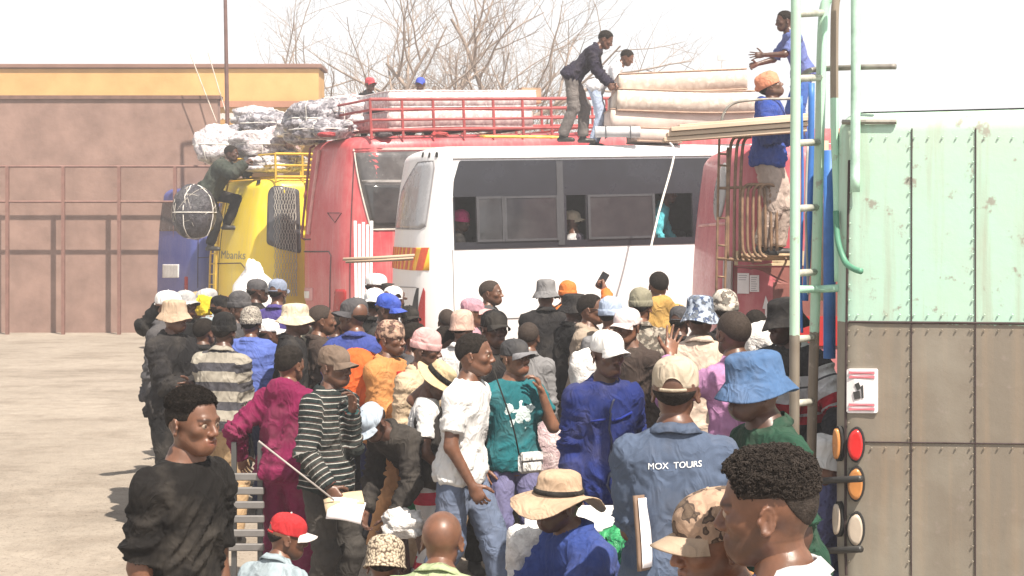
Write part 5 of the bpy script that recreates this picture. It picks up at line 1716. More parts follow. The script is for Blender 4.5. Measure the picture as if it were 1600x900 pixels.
q_tan = quilt('tan_quilt', (.66, .57, .49), (.52, .42, .35)); q_white = quilt('white_quilt', (.78, .77, .75), (.52, .43, .44))
tan_edge = plain('tan_piping', (.42, .29, .22), .8)
def mm(px0, px1, py0, py1, d, depth, **k):
    a, b = P(px0, py0, d), P(px1, py1, d); c = (a + b) / 2; c.y += depth / 2
    return c, (abs(b.x - a.x), depth, abs(a.z - b.z))
c, s_ = mm(950, 1182, 168, 202, 20.6, 1.35); mattress('thick pink mattress at the bottom of the stack on the white bus', c, s_, q_pink, (0, R(-.5), R(3)), tan_edge, seed=2)
c, s_ = mm(962, 1178, 139, 176, 20.55, 1.3); mattress('cream quilted mattress in the middle of the stack on the white bus', c, s_, q_cream, (0, R(0), R(2)), tan_edge, seed=4)
c, s_ = mm(966, 1166, 112, 147, 20.6, 1.25); c.z += .02; mattress('tilted tan quilted mattress on top of the stack', c, s_, q_tan, (0, R(-2.6), R(1)), tan_edge, .05, seed=6)
c, s_ = mm(992, 1062, 199, 222, 20.5, 1.0); mattress('short folded pink mattress under the stack on the white bus roof', c, s_, q_pink, (0, R(2), R(4)), tan_edge, seed=9)
def on_red(px, z0, z1, w_, dp, dy=0.0):
    u_, _z = rb.side(px, 190); x_ = rb.Rc - u_
    return rb.w(x_ + .35, dy, (z0 + z1) / 2), (w_, dp, z1 - z0)
rot_r = (0, R(-2.6), R(28))
c, s_ = on_red(712, rb.H + .12, rb.H + .44, 2.7, 1.5, -.05); mattress('floral mattress inside the red roof rack under the white one', c, s_, quilt('floral_quilt', (.60, .52, .50), (.40, .30, .31)), rot_r, None, .02, seed=5)
c, s_ = on_red(716, rb.H + .46, rb.H + .76, 2.75, 1.55, -.05); mattress('white mattress lying on top of the red roof rack', c, s_, q_white, rot_r, None, .05, seed=3)
# grey roll beside the bending man's shoes
rl = empty('rolled_mat', P(965, 207, 20.35), 0, 'pale grey rolled mat beside the bending man on the white roof', 'mat')
spi = [((.085 - .05 * t / 30) * math.cos(t * .55), (.085 - .05 * t / 30) * math.sin(t * .55)) for t in range(31)]
V = []; F = []
for x in (-.30, 0, .30):
    for (y, z) in spi: V.append((x, y, z))
for j in range(2):
    for i in range(30): F.append((j * 31 + i, j * 31 + i + 1, (j + 1) * 31 + i + 1, (j + 1) * 31 + i))
obj('roll', V, F, plain('grey_foam', (.52, .53, .55), .7), rl, True)
for x in (-.16, .17):
    mb = MB(); mb.tube([(x, .089 * math.cos(a), .089 * math.sin(a)) for a in np.linspace(0, 2 * PI, 20)], .006, 5); mb.build('tie', plain('dark_tie', (.1, .1, .11), .7), rl)
# cardboard box
cb = empty('cardboard_box', P(826, 162, 27.2), R(14), 'brown cardboard box at the right end of the white mattress', 'box')
mb = MB(); mb.box((0, 0, .13), (.36, .4, .26), bevel=.006); mb.build('carton', plain('cardboard', (.42, .27, .17), .85), cb)
for s in (-1, 1):
    mb = MB(); mb.box((s * .09, 0, .266 + .004 * s), (.175, .39, .006), Matrix.Rotation(R(-4 * s), 3, 'Y')); mb.build('flap', plain('cardboard', (.42, .27, .17), .85), cb)

# ------------------------------------------------------------------ bundles: sacks, wrapped luggage, bags
def plastic(name, c1, c2, c3, rough=.3):
    key = ('plastic', name)
    if key in MATS: return MATS[key]
    m, nt, b = _mat(name)
    n1 = _noise(nt, 7.0, 6.0, .7); n1.inputs['Distortion'].default_value = 1.2
    nt.links.new(_ramp(nt, n1.outputs['Fac'], [(.30, c3), (.47, c2), (.60, c1)]).outputs[0], b.inputs['Base Color'])
    b.inputs['Roughness'].default_value = rough
    n2 = _noise(nt, 16.0, 5.0, .65); n2.inputs['Distortion'].default_value = .8
    _bump(nt, b, n2.outputs['Fac'], .8, .04)
    MATS[key] = m; return m
PL_W = plastic('white_wrap', (.70, .68, .69), (.48, .44, .46), (.14, .12, .14))
PL_G = plastic('grey_wrap', (.52, .50, .53), (.20, .185, .21), (.035, .032, .045))
PL_P = plastic('pink_wrap', (.74, .62, .62), (.52, .38, .40), (.28, .20, .22))
PL_B = plastic('black_bag', (.07, .065, .075), (.035, .033, .04), (.015, .015, .018), .4)
SACK = plastic('white_sack', (.82, .80, .78), (.70, .67, .65), (.48, .45, .43), .75)
GREEN = plastic('green_bag', (.10, .52, .22), (.04, .36, .13), (.02, .20, .07), .3)
rope_m = plain('white_rope', (.72, .69, .64), .9)
def bundle(name, label, cat, c, rad, mat, seed, amp=.16, neck=False, rope=True, group=None, rotz=0, square=2.6):
    n, m = 34, 22; V = []; F = []
    for j in range(m + 1):
        ph = PI * j / m
        for i in range(n):
            a = 2 * PI * i / n
            cx = math.copysign(abs(math.sin(ph) * math.cos(a)) ** (2 / square), math.cos(a)); cy = math.copysign(abs(math.sin(ph) * math.sin(a)) ** (2 / square), math.sin(a)); cz = math.copysign(abs(math.cos(ph)) ** (2 / square), math.cos(ph))
            V.append((cx, cy, cz))
    V = np.array(V)
    nn = vnoise(V * 2.1 + seed * 5.1) * .7 + (1 - 2 * np.abs(vnoise(V * 4.3 + seed))) * .45 + vnoise(V * 9 + seed * 2) * .22
    V = V * (1 + amp * nn)[:, None]
    V = V * np.array(rad)
    V[:, 2] = np.maximum(V[:, 2], -rad[2] * .95)
    if neck:
        t = V[:, 2] > rad[2] * .72
        V[t, 0] *= .55; V[t, 1] *= .55; V[t, 2] += rad[2] * .10
    for j in range(m):
        for i in range(n): F.append((j * n + i, (j + 1) * n + i, (j + 1) * n + (i + 1) % n, j * n + (i + 1) % n))
    root = empty(name, Vector(c) - Vector((0, 0, rad[2])), rotz, label, cat, group)
    V[:, 2] += rad[2]
    b = obj('bundle_body', V, np.array(F), mat, root)
    if rope:
        for q in range(3):
            mb = MB(); pts = []
            for i in range(26):
                a = 2 * PI * i / 26
                if q < 2:
                    col = int(round((a / (2 * PI)) * 2 * m)) ; jj = col if col <= m else 2 * m - col
                    ii = int(n * (.22 + .25 * q)) if col <= m else (int(n * (.22 + .25 * q)) + n // 2) % n
                    pts.append(Vector(V[min(jj, m) * n + ii % n]))
                else: pts.append(Vector(V[int(m * .5) * n + int(i / 26 * n)]))
            pts = [p + (p - Vector((0, 0, rad[2]))).normalized() * .006 for p in pts]
            mb.tube(pts, .009, 5, closed=True); mb.build('rope', rope_m, root, True)
    return root
lug = 'wrapped luggage on the bus roofs'
roof_list = [   # px, py, d, (rx, ry, rz), mat, label
    (340, 222, 29.5, (.42, .45, .52), PL_W, 'tall white wrapped bundle above the climbing man'),
    (405, 222, 28.8, (.55, .5, .34), PL_W, 'white plastic bundle on the yellow bus rack, right of the climber'),
    (420, 190, 30.0, (.60, .5, .32), PL_G, 'grey plastic bundle on top of the yellow bus load'),
    (398, 180, 31.5, (.50, .5, .30), PL_W, 'small pale bundle rising behind the yellow bus load, below the ochre wall'),
    (444, 214, 29.2, (.40, .5, .36), PL_P, 'pinkish wrapped bundle at the right end of the yellow rack'),
    (482, 182, 25.9, (.40, .5, .36), PL_G, 'dark grey wrapped bundle leaning over the tail of the red bus'),
    (512, 172, 26.2, (.42, .5, .34), PL_G, 'grey crumpled bundle inside the corner of the red rack'),
    (545, 176, 26.4, (.44, .5, .38), PL_W, 'white and grey bundle in the red rack under the red cap'),
    (585, 178, 26.6, (.45, .5, .36), PL_G, 'grey bundle in the red rack beside the white mattress'),
    (508, 198, 25.2, (.50, .4, .22), PL_G, 'low grey bundle against the red rails at the tail'),
    (560, 160, 27.4, (.50, .5, .24), PL_P, 'pink-grey bundle lying high behind the red rack'),
    (625, 168, 27.2, (.40, .5, .34), PL_W, 'pale wrapped bundle just left of the white mattress'),
    (418, 252, 28.6, (.42, .5, .22), PL_W, 'white bundle low inside the yellow rack'),
    (446, 248, 28.9, (.34, .5, .26), PL_G, 'grey bundle low at the right end of the yellow rack'),
    (378, 205, 30.2, (.40, .4, .24), PL_G, 'grey net of small bags beside the tall white bundle'),
    (462, 196, 28.4, (.36, .4, .24), PL_W, 'torn white bundle hanging between the yellow and red buses'),
    (478, 205, 26.6, (.30, .4, .26), PL_G, 'small dark bundle on the red bus tail edge'),
]
for i, (px, py, d, r_, m_, lb_) in enumerate(roof_list): bundle('luggage_bundle', lb_, 'bundle', P(px, py + 5, d), (r_[0] * .92, r_[1] * .85, r_[2] * .72), m_, i + 1, .30, False, True, lug, rotz=i * .7)
bundle('black_sack', 'big black sack in a white rope net, slung beside the climbing man', 'sack', P(303, 332, 27.3), (.38, .34, .48), PL_B, 41, .10, False, True, square=2.2)
# rope net round it
nb_ = empty('rope_net', P(303, 332, 27.3), 0, 'white rope net wrapped round the black sack', 'net')
rn = random.Random(3)
for k in range(7):
    ax = Vector((rn.uniform(-1, 1), rn.uniform(-1, 1), rn.uniform(-1, 1))).normalized(); u_ = ax.orthogonal().normalized(); v_ = ax.cross(u_); mb = MB()
    pts = []
    for t in np.linspace(0, 2 * PI, 28)[:-1]:
        dd = u_ * math.cos(t) + v_ * math.sin(t) + ax * .25 * (k % 3 - 1); dd.normalize(); pts.append(Vector((dd.x * .395, dd.y * .35, dd.z * .495)))
    mb.tube(pts, .006, 5, closed=True); mb.build('strand', plain('grey_net', (.40, .37, .33), .9), nb_, True)
# tall white sack, slats, poles
bundle('tall_sack', 'tall white woven sack standing beside the yellow bus', 'sack', P(398, 500, 17.5) * 1.0, (.27, .25, .62), SACK, 51, .10, True, False, rotz=.4)
sl = empty('slat_bundle', (P(568, 0, 18.4).x, 18.4, 0), 0, 'upright bundle of white slats against the red bus', 'slats')
for i in range(5):
    mb = MB(); x = (-.085 + .042 * i); hgt = P(0, 348 + (0, 5, 2, 6, 0)[i] - 3, 18.4).z
    mb.box((x, .01 * (i % 2), hgt / 2), (.036, .03, hgt), Matrix.Rotation(R(.4 * (i - 2)), 3, 'Y'), bevel=.004); mb.build('slat', plain('white_pvc', (.80, .79, .78), .4, 0, .08), sl)
mb = MB(); mb.box((0, 0.004, 1.2), (.23, .055, .03)); mb.build('band', plain('grey_seam', (.25, .24, .25), .7), sl)
for i, (a, b, y0, y1, dd) in enumerate([(536, 648, 405, 399, 15.2), (540, 646, 409, 404, 15.25)]):
    mb = MB(); mb.tube([P(a, y0, dd), P((a + b) / 2, (y0 + y1) / 2 + .6, dd), P(b, y1, dd)], .016, 7)
    tag(mb.build('wooden_pole', wood, None, True), ['upper pale wooden pole held level in front of the red bus', 'lower pale wooden pole held level in front of the red bus'][i], 'pole')
# rope hanging down the white bus
mb = MB(); mb.tube(smooth_path([P(1046, 222, 19.6), P(1053, 244, 19.2), P(1030, 330, 18.6), P(1014, 400, 18.2), P(1002, 455, 17.9), P(1000, 640, 17.6)], 5), .014, 6)
tag(mb.build('hanging_rope', rope_m, None, True), 'white rope hanging down the windows of the white bus', 'rope')
# net on the side of the yellow bus, part of it
mb = MB()
for k in range(9):
    for s in (1, -1):
        pts = []
        for j in range(12):
            y = 292 + j * 15.5; x = 447 + (k - 4) * 4.2 + s * 6 * (1 if (j % 2) else -1) * .5
            u_, z_ = yb.surf_u(min(max(x, 428), 462), min(y, 465)); pts.append(yb.pt(u_, z_, .05)[0])
        mb.tube(pts, .0055, 4)
o = mb.build('rope_net', plain('grey_net', (.40, .37, .33), .9), yb.root); o['kind'] = 'stuff'
# ladder on the yellow bus tail
lad = []
for x in (336, 345):
    mb = MB(); mb.tube([yb.pt(*yb.surf_u(x, y), .12)[0] for y in (285, 340, 400, 470)], .02, 6); mb.build('ladder_rail', yrack_m, yb.root)
for y in range(300, 470, 16):
    mb = MB(); mb.tube([yb.pt(*yb.surf_u(336, y), .12)[0], yb.pt(*yb.surf_u(345, y), .12)[0]], .014, 6); mb.build('rung', yrack_m, yb.root)
# small clutter on the roof edge of the red bus
clut = [((470, 'red folded cloth on the red bus roof edge', (.40, .05, .06))), ((600, 'dark rag lying on the red bus roof by the rack', (.10, .08, .09))), ((688, 'red rag lying on the red bus roof by the rack', (.45, .06, .06)))]
for i, (x, lb_, c_) in enumerate(clut):
    bundle('rag', lb_, 'rag', P(x + (40 if i == 0 else 0), 210, 24.75), (.13, .10, .04), fabric(c_), 60 + i, .3, False, False)
yl = empty('bed_base', P(815, 214, 22.6), R(10), 'yellow metal bed base lying behind the white bus roof', 'bed base')
for (a, b) in (((-.55, 0, 0), (.6, 0, 0)), ((-.55, .4, .03), (.6, .4, .03)), ((-.55, 0, 0), (-.55, .4, .03)), ((.6, 0, 0), (.6, .4, .03)), ((0, 0, 0), (0, .4, .03))):
    mb = MB(); mb.tube([a, b], .022, 6); mb.build('bar', yrack_m, yl)

# ------------------------------------------------------------------ things low down in the crowd
def bench(label, c, L, mat, n=4, rz_=0, h=.45, group=None):
    r_ = empty('bench', c, rz_, label, 'bench', group)
    for i in range(n):
        mb = MB(); mb.box((0, (i - (n - 1) / 2) * .10, h), (L, .085, .035), bevel=.006); mb.build('slat', mat, r_)
    for sx_ in (-1, 1):
        for sy_ in (-1, 1):
            mb = MB(); mb.box((sx_ * (L / 2 - .12), sy_ * .14, (h - .02) / 2), (.05, .05, h - .02)); mb.build('leg', plain('leg_steel', (.1, .1, .1), .5, .5), r_)
        mb = MB(); mb.box((sx_ * (L / 2 - .12), 0, h - .035), (.05, .34, .03)); mb.build('bearer', plain('leg_steel', (.1, .1, .1), .5, .5), r_)
    return r_
steel = plain('grey_slat_steel', (.42, .41, .41), .45, .4)

def wrap_path(root, garment, pts, off):
    """lay a path (local to the person) onto a garment"""
    o = [c for c in root.children if c.name.split('.')[0] == garment][0]
    bv = BVHTree.FromPolygons([v.co.copy() for v in o.data.vertices], [tuple(p.vertices) for p in o.data.polygons])
    out = []
    for p in pts:
        co, nr, i, dist = bv.find_nearest(Vector(p)); out.append(co + nr * off)
    return out, bv
# ------------------------------------------------------------------ clothes
def T(mat, **k): return dict(dict(mat=mat, infl=.013, sleeve=.66, hem=-.14, name='t_shirt', fold=.008), **k)
def S(mat, **k): return dict(dict(mat=mat, infl=.013, sleeve=2, hem=-.14, name='shirt', collar=.028, fold=.009), **k)
def J(mat, **k): return dict(dict(mat=mat, infl=.022, sleeve=2, hem=-.15, name='jacket', collar=.045, fold=.013), **k)
def B(mat, **k): return dict(dict(mat=mat, infl=.014, name='trousers'), **k)
F_ = fabric
black = F_((.008, .0075, .008)); char = F_((.017, .0155, .0165)); dgrey = F_((.075, .072, .078)); grey = F_((.22, .215, .22)); lgrey = F_((.45, .44, .44))
white_c = F_((.70, .69, .68), var=.16); offw = F_((.66, .62, .56), var=.2); cream = F_((.62, .53, .40)); khaki = F_((.44, .30, .17)); tan = F_((.46, .34, .24)); beige = F_((.40, .32, .25))
navy = F_((.022, .028, .085)); royal = F_((.013, .025, .14)); blue_c = F_((.045, .068, .27)); denim = F_((.13, .165, .25)); dark_denim = F_((.04, .05, .09)); mox = F_((.080, .108, .170)); denim_hat = F_((.075, .15, .30)); lblue = F_((.42, .50, .66)); paleb = F_((.32, .39, .43))
magenta = F_((.19, .010, .062)); red_c = F_((.50, .03, .035)); pink = F_((.72, .38, .38)); hotpink = F_((.75, .05, .25)); mauve = F_((.52, .28, .34)); orange = F_((.72, .20, .045)); orange_y = F_((.56, .25, .085)); mustard = F_((.55, .33, .10)); teal = F_((.015, .145, .17)); turq = F_((.10, .50, .58))
dgreen = F_((.018, .062, .038)); olive = F_((.075, .075, .05)); pgreen = F_((.40, .47, .27)); brown_c = F_((.13, .075, .05)); dbrown = F_((.055, .038, .032)); lilac = F_((.48, .24, .44)); purple = F_((.075, .055, .22)); pjean = F_((.16, .155, .30)); green_s = F_((.02, .20, .09))
rugby = F_((.4, .4, .4), stripes=(.145, [(0, (.33, .30, .25)), (.54, (.055, .053, .062))]))
sweater = F_((.4, .4, .41), stripes=(.036, [(0, (.014, .022, .022)), (.70, (.46, .44, .41)), (.83, (.02, .06, .06)), (.94, (.16, .05, .04))]))
windb = F_((.4, .4, .42), stripes=(.56, [(0, (.03, .03, .035)), (.22, (.42, .02, .035)), (.30, (.5, .5, .5)), (.325, (.42, .02, .035)), (.42, (.70, .70, .71)), (.58, (.08, .08, .09)), (.60, (.70, .70, .71)), (.70, (.03, .03, .035))]))
camo_b = F_((.34, .30, .25), (.14, .11, .09), kind='camo'); camo_blue = F_((.42, .48, .58), (.06, .09, .18), kind='camo'); camo_w = F_((.60, .55, .48), (.16, .12, .10), kind='camo')
wrap_m = F_((.46, .30, .22), (.12, .05, .05), kind='camo'); plaid = F_((.7, .7, .72), stripes=(.05, [(0, (.72, .70, .72)), (.6, (.10, .08, .18))])); lav = F_((.20, .22, .48), (.08, .08, .2), kind='dots')
knit_s = F_((.52, .43, .32), (.10, .07, .05), kind='knit', fscale=30); beanie_k = F_((.40, .36, .31), (.15, .13, .12), kind='knit', fscale=30)
helm = plain('orange_helmet', (.80, .26, .09), .4)
def cap(m, m2=None, **k): return dict(dict(kind='cap', mat=m, mat2=m2 or m, name='cap'), **k)
def capb(m, m2=None, **k): return dict(dict(kind='cap_back', mat=m, mat2=m2 or m, name='cap'), **k)
def bucket(m, **k): return dict(dict(kind='bucket', mat=m, name='bucket_hat'), **k)
def beanie(m, **k): return dict(dict(kind='beanie', mat=m, name='beanie'), **k)

def teal_print():
    m = teal.copy(); m.name = 'teal_print_cloth'; nt = m.node_tree; b = nt.nodes['Principled BSDF']
    src = b.inputs['Base Color'].links[0].from_socket
    tc = nt.nodes.new('ShaderNodeTexCoord'); sx = nt.nodes.new('ShaderNodeSeparateXYZ'); nt.links.new(tc.outputs['Object'], sx.inputs[0])
    dx = _math(nt, 'DIVIDE', _math(nt, 'ADD', sx.outputs['X'], -.015), .115); dz = _math(nt, 'DIVIDE', _math(nt, 'SUBTRACT', sx.outputs['Z'], 1.16), .10)
    rr = _math(nt, 'ADD', _math(nt, 'MULTIPLY', dx, dx), _math(nt, 'MULTIPLY', dz, dz))
    n = _noise(nt, 17, 2, .5)
    v = _math(nt, 'SUBTRACT', n.outputs['Fac'], _math(nt, 'MULTIPLY', rr, .26))
    k = _math(nt, 'MULTIPLY', _math(nt, 'GREATER_THAN', v, .36), _math(nt, 'LESS_THAN', sx.outputs['Y'], -.03))
    nt.links.new(_mixc(nt, k, src, (.62, .72, .72)), b.inputs['Base Color'])
    return m
sun_glass = plain('sunglass_black', (.012, .012, .012), .15)
wardrobe_ready = True

# ------------------------------------------------------------------ far people, in front of the buses
L_ = []
def pr(*a, **k):
    r = person(*a, **k); L_.append((a[0][:50], round(r[0]['figure_height'], 2))); return r
st = dict
pr('person at the left edge in a white cap, half hidden behind the tan bucket hat', 263, 452, 12.0, 80, 2, J(dgrey), B(black), cap(white_c), res=0)
pr('person in a grey cap raising a dark sleeved arm at the left edge', 290, 453, 13.2, 50, 2, J(black), B(dgrey), cap(lgrey), pose=st(armR=(.18, .12, .26), hands=('point', 'relaxed'), palmR=(0, -1, 0)), res=0)
pr('person in a khaki cap near the yellow cloth, far left', 307, 455, 14.4, 30, 1, J(olive), B(dgrey), cap(khaki), res=0)
carrier = pr('person in a pale cap and light blue shirt carrying a yellow cloth', 323, 449, 14.0, -60, 1, S(paleb), B(navy), cap(lgrey), pose=st(armR=(-.08, .24, -.1)), res=0)
pr('person in a black jacket and dark cap in front of the tall white sack', 402, 434, 15.0, 120, 3, J(black, infl=.025), B(black), cap(dgrey), res=0)
pr('person in a purple jacket and grey blue cap beside the white sack', 434, 436, 14.4, 160, 2, J(purple), B(navy), cap(F_((.24, .28, .38))), res=0)
pr('person in a cream bucket hat and dark jacket looking right, before the red bus tail', 461, 472, 11.4, 100, 2, J(char), B(dgrey), bucket(cream), res=0)
pr('person with a shaved head and brown jacket in front of the red bus tail', 501, 477, 11.6, 110, 1, J(dbrown), B(black), None, 'buzz', res=0)
pr('person in a grey cap and bright blue coat, back turned, below the white slats', 553, 466, 11.2, 170, 2, J(blue_c, infl=.025), B(navy), cap(dgrey, turn=60), pose=st(head=(70, 0)), res=0)
pr('person in a white cap and black top below the white slats', 585, 449, 12.6, 175, 2, J(black), B(black), capb(white_c), res=0)
pole_man = pr('person in a black and white cap holding wooden poles by the red bus', 588, 426, 14.9, 90, 3, J(black), B(black), cap(white_c, black), pose=st(armR=(-.02, .26, .12), armL=(-.02, .20, .12), hands=('grip', 'grip')), res=0)
pr('person in a white cap behind the blue cap, beside the white bus tail', 614, 447, 13.4, 150, 2, J(lgrey), B(dgrey), cap(white_c, turn=60), res=0)
pr('person in a royal blue cap and dark jacket beside the white bus tail', 610, 460, 12.2, 70, 3, J(char), B(black), cap(F_((.04, .09, .48))), pose=st(head=(0, 12)), res=0)
pr('person in a mauve cap in front of the white bus, left of the seam', 738, 466, 12.6, 95, 1, J(mauve), B(dgrey), cap(mauve, pink), res=0)
pr('person in a tan knitted hat and white top, in front of the white bus', 722, 486, 11.2, 160, 1, S(white_c), B(khaki), dict(kind='knit', mat=F_((.60, .40, .33)), name='knitted_hat'), res=0)
pr('bareheaded person in a grey jacket looking right against the white bus', 766, 437, 14.2, 75, 1, J(dgrey), B(black), None, 'buzz', res=0)
pr('person in a dark cap facing the camera between the white bus and white T-shirt', 772, 482, 10.2, 25, 3, T(char), B(black), cap(black), res=1)
pr('person in a grey hat and black jacket with red sleeves, back to camera', 853, 436, 13.4, 185, 2, J(char, infl=.027), B(dgrey), bucket(grey, scale=1.02), wide=1.06, res=0)
ohp = pr('person in an orange hooded top holding up a phone by the white bus', 887, 440, 14.5, 170, 1, J(orange, hood=1), B(navy), beanie(orange), pose=st(armL=(-.02, .2, .10), armR=(.20, .10, .30), hands=('grip', 'relaxed')), res=0)
pr('person in a black bucket hat and black jacket beside the beige jacket', 897, 457, 12.4, 115, 3, J(black), B(dgrey), bucket(char), pose=st(armR='front'), res=0)
sg_p = pr('person in dark sunglasses and a beige jacket looking right', 923, 459, 11.9, 75, 1, J(beige), B(grey), None, 'short', pose=st(armR='front'), res=1)
pr('person in a light blue beanie behind the white and pink cap', 954, 467, 11.6, 150, 2, J(grey), B(dgrey), beanie(lblue), res=0)
pr('person in a white and pink cap and dark brown jacket facing the camera', 979, 479, 10.4, -25, 1, J(dbrown), B(black), cap(F_((.78, .66, .66))), pose=st(head=(-10, 4)), res=1)
pr('person in a khaki beanie and brown patterned jacket, back to camera', 1001, 453, 11.8, 178, 1, J(camo_b), B(olive), beanie(F_((.27, .25, .18))), pose=st(head=(-20, 0)), res=0)
pr('person with a scarf and mustard jacket against the white bus', 1029, 424, 13.8, 190, 2, J(mustard, hood=1), B(dgrey), None, 'short', res=0)
pr('person in a blue camouflage bucket hat and beige shirt, back to camera', 1094, 462, 10.0, 168, 2, S(F_((.62, .49, .40))), B(khaki), bucket(camo_blue), wide=1.03, res=1)
pr('person in a beige spotted hat half hidden behind the shaved head', 1133, 456, 10.9, 180, 2, J(char), B(black), beanie(camo_w), res=0)
pr('person in a black bucket hat and white and red striped windbreaker behind the ladder', 1224, 465, 9.2, -38, 3, J(windb, infl=.025), B(black), bucket(char), wide=1.06, pose=st(lean=10, armL=(.16, .20, -.42), armR='front', head=(-18, 8)), res=1)
# people glimpsed between the others
pr('person in a dark cap glimpsed between the black beanie and the tall sack', 345, 462, 13.4, 140, 2, J(char), B(black), cap(black), res=0)
pr('person in a grey beanie glimpsed above the blue puffer jacket', 374, 458, 13.0, 60, 2, J(dgrey), B(black), beanie(dgrey), res=0)
pr('bareheaded person in a dark blue top between the shaved head and the blue coat', 527, 488, 12.6, 130, 2, S(navy), B(black), None, 'short', res=0)
pr('person in a black cap right of the royal blue cap, by the red tail lamp', 640, 478, 12.8, 30, 3, J(black), B(black), cap(black), res=0)
pr('bareheaded person in a grey top behind the pink beanie', 648, 505, 10.9, 80, 2, S(dgrey), B(black), None, 'short', res=0)
pr('person in a brown top glimpsed behind the tan knitted hat', 698, 484, 12.9, 200, 2, J(brown_c), B(black), None, 'buzz', res=0)
pr('bareheaded person in a grey top behind the raised hand of the teal T-shirt', 826, 503, 11.2, 170, 1, S(grey), B(black), None, 'buzz', res=0)
pr('person in a dark cap glimpsed left of the blue camouflage hat', 1062, 478, 11.9, 150, 3, J(char), B(black), cap(dgrey), res=0)
pr('person in a dark jacket glimpsed behind the white bundle by the ladder', 1180, 486, 11.4, 190, 3, J(black), B(black), None, 'short', res=0)
# ------------------------------------------------------------------ middle distance
pr('person in a tan bucket hat and charcoal jacket with folded arms at the left edge', 272, 466, 11.3, 55, 2, J(char), B(black), bucket(tan), pose=st(armL='cross', armR='cross'), res=1)
pr('bareheaded person with cropped hair and dark jacket beside the striped rugby shirt', 319, 497, 11.84, 150, 2, J(char), B(black), None, 'short', res=1)
pr('person in a black beanie, grey and cream striped rugby shirt and khaki trousers', 350, 491, 10.98, 168, 3, J(rugby, infl=.027, collar=.03), B(khaki, infl=.03), beanie(black), wide=1.07, pose=st(lean=8, armL='front', armR='front'), res=1)
pr('person in a grey knitted hat and blue puffer jacket, back to camera', 392, 482, 11.88, 172, 2, J(F_((.10, .15, .45)), puffer=1, infl=.04), B(navy), beanie(beanie_k), res=0)
pr('person in a white cap and white T-shirt looking right behind the rugby shirt', 419, 498, 12.09, 118, 2, T(white_c), B(denim), cap(white_c), res=1)
pr('person in a cream bucket hat behind the magenta hood', 480, 511, 11.72, 150, 2, S(offw), B(dgrey), bucket(F_((.68, .62, .48)), scale=1.04), pose=st(head=(-50, 10)), res=1)
mg = pr('person in a magenta hooded tracksuit with faded hair, back to camera', 452, 541, 9.4, 160, 1, J(magenta, hood=1, collar=0, infl=.025), B(magenta, infl=.022), None, 'fade', pose=st(armL=(.20, .02, -.40), armR='front', head=(-10, 0)), res=1)
sw = pr('person in a brown cap and thin striped sweater holding papers and a stick', 523, 539, 8.79, 52, 2, S(sweater, infl=.020, collar=.03), B(F_((.045, .040, .036))), cap(F_((.17, .12, .09))), pose=st(armR=(.02, .18, -.47), armL=(-.13, .17, -.02, (.2, -.2, -1)), hands=('grip', 'relaxed'), head=(8, 3)), wide=1.00, res=1)
wr = pr('person in a brown patterned headwrap and orange jumper with a red scarf', 610, 502, 10.62, 62, 1, S(orange_y, infl=.03, collar=.02), B(F_((.50, .26, .12))), dict(kind='wrap', mat=wrap_m, name='headwrap'), wide=1.06, pose=st(armR='front', armL='front'), res=1)
pb = pr('person in a pink beanie and beige coat with a black shoulder strap', 669, 517, 10.13, 55, 2, J(F_((.58, .44, .30))), B(tan), beanie(F_((.70, .40, .39))), pose=st(head=(20, 10)), res=1)
pr('bareheaded person between the pink beanie and the tan knitted hat', 697, 511, 11.35, 120, 2, S(brown_c), B(dgrey), None, 'short', res=1)
wt_ = pr('person in a white T-shirt and blue jeans walking to the right', 741, 523, 8.91, 66, 1, T(white_c, infl=.018, fold=.008, sleeve=.72), B(denim, infl=.022), None, 'short', pose=st(legs='walk', lean=6, armR=(.02, .12, -.50), armL=(.02, -.06, -.5), head=(14, 2)), res=1, head_var=1)
str_ = pr('person in a straw hat with black band and white T-shirt behind the walking man', 699, 574, 9.51, 95, 2, T(white_c), B(F_((.62, .60, .60), stripes=(.5, [(0, (.68, .66, .66)), (.42, (.55, .02, .06)), (.6, (.68, .66, .66))]))), dict(kind='straw', mat=F_((.66, .50, .30)), mat2=black, name='straw_hat'), pose=st(lean=5, head=(-20, 40), armR=(.0, .15, -.45)), res=1)
bend = pr('person in a light blue cap and black jacket bending down to the left', 566, 640, 9.2, -42, 3, J(F_((.030, .026, .024)), infl=.025), B(green_s, len=.75, name='shorts'), cap(F_((.48, .56, .66))), pose=st(legs='bend', lean=58, head=(0, 48), armL=(.0, .16, -.50), armR=(.0, .12, -.50)), res=1)
tl = pr('person in a teal printed T-shirt and grey cap raising one hand', 803, 529, 9.64, 20, 0, T(teal_print(), infl=.022), B(pjean, infl=.012), cap(F_((.05, .05, .055)), F_((.22, .22, .24))), pose=st(armL=(-.01, .16, .02, (.35, .1, -1)), hands=('relaxed', 'relaxed'), head=(24, -4), armR=(.06, .0, -.5)), res=1, head_var=2)
bj = pr('person in a white cap and royal blue work jacket and trousers, standing', 949, 517, 8.32, 14, 3, J(royal, infl=.022, collar=.055, hem=-.22), B(F_((.012, .020, .10)), infl=.019), cap(white_c, turn=10), pose=st(armR='hang', armL='back', head=(10, 2)), wide=1.02, res=1, head_var=1)
sh_h = pr('person with a shaved head and lilac shirt raising an open hand', 1146, 484, 8.53, -152, 2, S(lilac), B(dgrey), None, 'buzz', pose=st(armL=(.06, .30, .10, (.6, 0, -1)), hands=('relaxed', 'open'), palmL=(0, 1, 0), thumbL=(1, 0, .2), head=(-4, 0)), res=1)
rt = pr('seated person in a white hat and lavender shirt behind the ladder', 1292, 682, 8.0, 40, 1, S(lav), B(navy), bucket(white_c), pose=st(legs='sit', lean=8, head=(-10, 10)), res=1)
